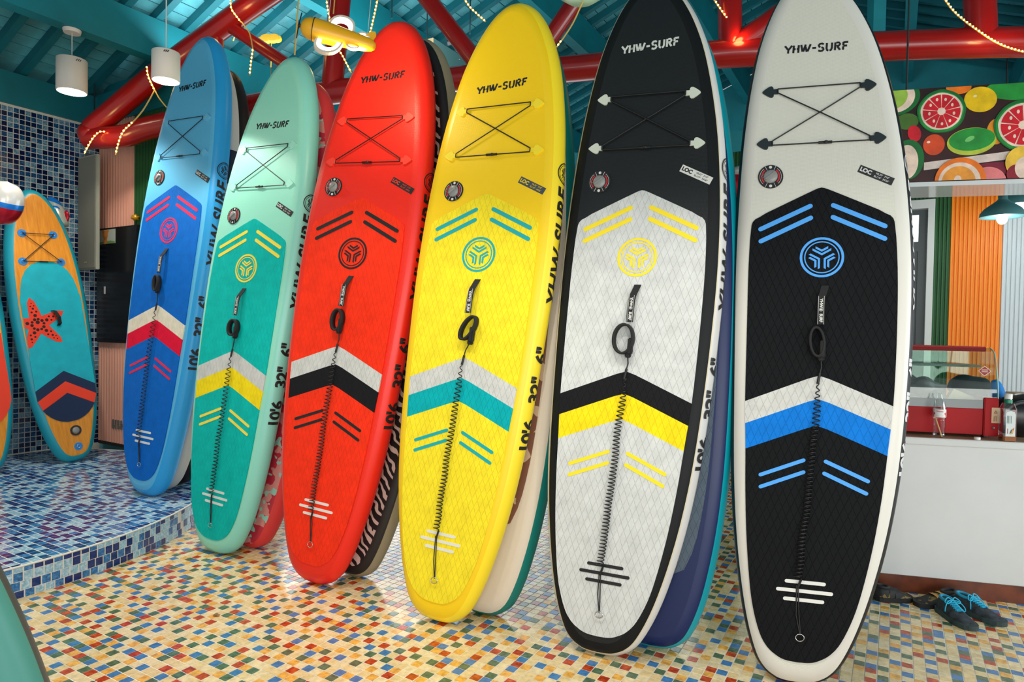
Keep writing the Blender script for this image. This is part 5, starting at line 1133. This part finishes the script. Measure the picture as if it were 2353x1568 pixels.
lstring('long bright string of lights across the red beam on the right', [(2168,-4),(2195,30),(2240,66),(2290,98),(2330,114),(2390,128)], 4.5)
for P0, Y in (((1700,85),5.0),((2290,92),4.5),((205,320),6.0),((790,130),5.2),((535,25),5.75),((345,180),5.75)): point('string_glow', at(*P0, Y-.06), 1.6, (1,.62,.2), .05)

# ------------------------------------------------------------------ left corner: speaker, screen, socket, balloons
q0 = ab(3.60, -7.42); sp_ = thing('wall_speaker', 'tall grey column speaker fixed in the tiled corner', 'speaker', Matrix.Translation(on(200,618,ab(3.6,0),D1))); inv = sp_.matrix_world.inverted()
c_tl, c_br = on(178,362,ab(3.6,0),D1), on(220,619,ab(3.6,0),D1); b0, b1 = c_tl.dot(D2), on(221,362,ab(3.6,0),D1).dot(D2); zt_, zb_ = c_tl.z, c_br.z
mb = MB(); mb.bbox(ab(3.624, (b0+b1)/2, (zt_+zb_)/2), (b1-b0, .034, zt_-zb_), .006, 0, (D2, D1, UP)); mb.build('cabinet', mat('speaker_case', (176,176,160), .5), sp_).matrix_parent_inverse = inv
mb = MB(); slab(mb, b0+.02, b1-.02, 3.598, 3.606, zb_+.02, zt_-.02); mb.build('grille', mat('speaker_mesh', (140,138,126), .7, bump=.8, bscale=600), sp_).matrix_parent_inverse = inv
mb = MB(); slab(mb, (b0+b1)/2-.03, (b0+b1)/2+.01, 3.594, 3.6, zb_+.07, zb_+.085); mb.build('badge', mat('badge_gold', (190,170,110), .4), sp_).matrix_parent_inverse = inv
mb = MB(); slab(mb, b0+.03, b0+.08, 3.66, 3.7, zt_, zt_+.05); mb.build('bracket', mat('steel_dull', (170,174,172), .35, .7), sp_).matrix_parent_inverse = inv
tvp = lambda x, y: on(x, y, ab(PK-.06, 0), D1)
A_, B_ = tvp(223,527), tvp(219,786); bl_, zt_, zb_ = A_.dot(D2), A_.z, B_.z; br_ = bl_+.78
tv_ = thing('wall_screen', 'black glossy screen in a dark frame on the pink corrugated wall', 'screen', Matrix.Translation(ab(PK-.03, (bl_+br_)/2, zb_))); inv = tv_.matrix_world.inverted()
mb = MB(); mb.bbox(ab(PK-.04, (bl_+br_)/2, (zt_+zb_)/2), (br_-bl_, .05, zt_-zb_), .006, 0, (D2, D1, UP)); mb.build('frame', mat('screen_frame', (20,22,24), .3), tv_).matrix_parent_inverse = inv
mb = MB(); slab(mb, bl_+.02, br_-.02, PK-.068, PK-.064, zb_+.03, zt_-.02); mb.build('glass', mat('screen_glass', (24,27,31), .22, spec=.5), tv_).matrix_parent_inverse = inv
mb = MB(); slab(mb, bl_+.02, bl_+.38, PK-.071, PK-.069, zt_-.17, zt_-.02); pc = mb.build('picture_strip', mat('strip_pale', (196,206,192), .5), tv_); pc.matrix_parent_inverse = inv
bx = bl_+.19; tfp = lambda x, y, z: ab(PK-.072-z, bx+x, zt_-.085+y)
mb = MB(); mb.prism(circ(.05,20,0,.01), 0, .001, tfp); mb.prism(circ(.02,12,-.045,.05), 0, .001, tfp); mb.prism(circ(.02,12,.045,.05), 0, .001, tfp); mb.prism(circ(.04,14,0,-.05), 0, .001, tfp); mb.build('picture_animal', mat('strip_orange', (214,140,64), .5), pc)
mb = MB(); mb.prism([(-.165,-.083),(.185,-.083),(.185,-.066),(.1,-.055),(-.05,-.06),(-.15,-.068)], .0005, .0008, tfp); mb.build('picture_grass', mat('strip_green', (120,160,84), .5), pc)
mb = MB(); slab(mb, bl_+.16, bl_+.19, PK-.07, PK-.068, zb_+.52, zb_+.60); mb.build('screen_tag', mat('label_white', (225,222,220), .5), tv_).matrix_parent_inverse = inv
s0, s1 = on(255,965,ab(PK-.02,0),D1), on(290,988,ab(PK-.02,0),D1)
so = thing('wall_socket', 'grey double socket plate low on the pink corrugated wall', 'socket', Matrix.Translation((s0+s1)/2)); inv = so.matrix_world.inverted()
mb = MB(); mb.bbox((s0+s1)/2, (.26,.012,.10), .003, 0, (D2, D1, UP)); mb.build('plate', mat('socket_grey', (120,118,110), .4), so).matrix_parent_inverse = inv
mb = MB()
for i in (-.07,.07):
    for j, k_ in ((-.012,.01),(.012,.01),(0,-.012)): mb.box((s0+s1)/2-D1*.0065+D2*(i+j)+UP*k_, (.004,.002,.012), 0, (D2, D1, UP))
mb.build('socket_slots', BLACK(), so).matrix_parent_inverse = inv
foil = lambda n, c: mat('foil_'+n, c, .24, .35)
def balloon(name, label, c, rad, ax, rot_mats, cuts):
    t = thing(name, label, 'balloon', Matrix.Translation(c)); 
    for (h0, h1, m, nm) in cuts:
        mb = MB(); pr = []
        for i in range(9):
            h = h0+(h1-h0)*i/8; pr.append((rad[0]*math.sqrt(max(0, 1-(h/1.0)**2))**.8, h*rad[2]))
        mb.lathe(pr, (0,0,0), 24, 0, ax); mb.build(nm, m, t)
    return t
zx = Vector((.75,.3,-.6)).normalized(); zz = Vector((.30,-.1,.95)).normalized(); yy = zz.cross(zx).normalized(); xx = yy.cross(zz)
BX = at(6,466,5.35)
bl1 = balloon('rocket_balloon', 'white, blue and red foil balloon at the left picture edge', BX, (.145,.145,.18), (xx, yy, zz), None, [(-1,-.12,foil('red',(190,16,40)),'red_base'),(-.12,.12,foil('blue',(20,120,214)),'blue_band'),(.12,1,foil('white',(206,204,198)),'white_top')])
BX = at(133,488,6.45)
bl2 = balloon('rocket_balloon', 'small silver rocket balloon with blue porthole beside the wooden board', BX, (.085,.085,.16), (Vector((.6,-.8,0)), Vector((.3,.2,.93)).cross(Vector((.6,-.8,0))).normalized(), Vector((-.35,.1,.93)).normalized()), None, [(-1,.55,foil('silver',(190,196,186)),'body'),(.55,1,foil('blue',(20,120,214)),'nose_cone')])
mb = MB(); fd = (EYE-BX).normalized(); fu = fd.cross(UP).normalized(); mb.lathe([(.045,0),(.045,.01),(0,.012)], fd*.078+Vector((-.03,0,.02)), 20, 0, (fu, fu.cross(fd), fd)); mb.build('porthole_rim', foil('blue',(20,120,214)), bl2)
mb = MB(); mb.lathe([(.026,0),(.026,.008),(0,.010)], fd*.086+Vector((-.03,0,.02)), 20, 0, (fu, fu.cross(fd), fd)); mb.build('porthole', mat('port_pale', (180,214,220), .3), bl2)
for dx, dz in ((.085,-.04),(.03,-.14)):
    mb = MB(); mb.ell((dx,0,dz), (.028,.02,.06), None, 14, 8, 0); mb.build('fin', foil('red',(190,16,40)), bl2)
mb = MB(); mb.ell((.075,0,-.2), (.022,.018,.085), (Vector((.9,0,.35)), Vector((0,1,0)), Vector((-.35,0,.9))), 14, 8, 0); mb.build('flame', foil('gold',(220,160,30)), bl2)
mb = MB(); mb.ell((0,0,0), (.04,.03,.03), None, 14, 10, 0, lambda q: 1+.3*math.sin(9*q[0])*math.sin(8*q[2])); o_ = mb.build('gold_bow', foil('gold',(220,160,30))); o_.location = on(311,500,ab(PK-.05,0),D1); tag(o_, 'crinkled gold foil bow above the black screen', 'bow')
# ------------------------------------------------------------------ seen between the grey and white boards
q = on(1676,1120,(0,0,0),UP); st = thing('stool', 'black metal stool standing far behind the white board', 'stool', Matrix.Translation((q.x+.16,q.y+.05,0)))
mb = MB(); mb.lathe([(.17,0),(.17,.03),(.16,.04),(0,.04)], (0,0,.66), 24); mb.build('seat', BLACK(), st)
for sx in (-1,1):
    for sy in (-1,1): mb = MB(); mb.tube([(sx*.11,sy*.11,.66),(sx*.16,sy*.16,.012)], .02, 8); mb.build('leg', BLACK(), st); mb = MB(); mb.lathe([(.03,0),(.03,.02),(0,.02)], (sx*.16,sy*.16,.0005), 10); mb.build('foot', BLACK(), st)
c = at(1697,425,6.2); fb = thing('balloon_figure', 'red and white foil balloon figure between the grey and white boards', 'balloon', Matrix.Translation(c))
mb = MB(); mb.ell((0,0,.13), (.06,.05,.05), None, 16, 10); mb.build('white_tip', foil('white',(206,204,198)), fb); mb = MB(); mb.ell((0,0,0), (.085,.06,.11), None, 18, 12); mb.build('red_body', foil('red',(190,16,40)), fb)
mb = MB(); mb.ell((-.01,0,-.22), (.07,.05,.11), None, 18, 12); mb.build('red_body', foil('red',(190,16,40)), fb); mb = MB(); mb.ell((-.015,0,-.36), (.05,.04,.05), None, 16, 10); mb.build('white_tip', foil('white',(206,204,198)), fb)
# duct and hanging rods above
dct = thing('ceiling_duct', 'grey teal duct box with tan end hanging behind the red truss', 'duct', Matrix.Translation(at(985,125,6.7))); inv = dct.matrix_world.inverted()
de = at(987,90,6.7); mb = MB(); mb.box(de+D1*1.2-UP*.24+D2*.0, (.11,2.4,.48), 0, (D2, D1, UP)); mb.build('casing', mat('duct_teal', (66,104,104), .5), dct).matrix_parent_inverse = inv
mb = MB(); mb.box(de-D1*.006-UP*.24, (.11,.01,.48), 0, (D2, D1, UP)); mb.build('end_plate', mat('duct_tan', (172,148,110), .6), dct).matrix_parent_inverse = inv
mb = MB(); [mb.ell(de+D1*(.15+.3*i)+D2*.056-UP*(.05 if i%2 else .42), (.008,.008,.008), None, 8, 5) for i in range(7)]; mb.build('screw', mat('steel', (190,190,188), .25, 1.), dct).matrix_parent_inverse = inv
sl = at(1042,103,6.4); mb = MB(); mb.tube([sl+Vector((-.06,0,.02)), sl+Vector((0,0,.03)), sl+Vector((.05,0,-.01)), sl+Vector((.05,0,-.06))], .028, 10); tag(mb.build('black_spotlight', BLACK()), 'small black spotlight fixed below the teal planks', 'spotlight')
for lb_, x, y0, y1, Y in (('thin dark rod above the corner of the blue wall',217,222,262,6.9),('thin dark rod above the red chord by the cylinder pendant',393,66,112,6.6),('thin dark rod hanging above the red board tip',901,-2,42,6.4),('thin dark rod hanging above the tan duct end',982,24,92,6.7),('thin dark rod in front of the planks by the yellow board',1081,-2,78,6.4)):
    P0, P1 = at(x, y0, Y), at(x, y1, Y); P1 = Vector((P0.x, P0.y, P1.z)); mb = MB(); mb.tube([P0+UP*.3, P1], .007, 6); tag(mb.build('hanging_rod', mat('rod_dark', (20,46,50), .5)), lb_, 'rod', 'thin hanging rods')
P0 = at(2089,-2,4.35); mb = MB(); mb.tube([P0+UP*.2, Vector((P0.x,P0.y,ztm))], .006, 6); tag(mb.build('hanging_rod', mat('rod_dark', (20,46,50), .5)), 'long thin rod holding up the left end of the candy sign', 'rod', 'thin hanging rods')

# dry leaf bits
leafm = mat('leaf_dry', (150,112,72), .8, var=.3, vscale=60)
def leaf(label, c, ax, r, n=9):
    mb = MB(); rr = random.Random(label); pts = [(r*(.6+.6*rr.random())*math.cos(2*PI*i/n), r*.6*(.6+.6*rr.random())*math.sin(2*PI*i/n)) for i in range(n)]
    mb.prism(pts, 0, .003, lambda x, y, z: Vector(c)+ax[0]*x+ax[1]*y+ax[2]*(z+.25*r*math.cos(4*x/r)), back=True); tag(mb.build('dry_leaf', leafm), label, 'leaf', 'dry leaf bits')
g_ = on(496,1416,(0,0,0),UP); leaf('crumpled tan leaf lying on the tiled floor before the mint board', g_+UP*.006, (Vector((1,0,0)), Vector((0,1,0)), UP), .02)
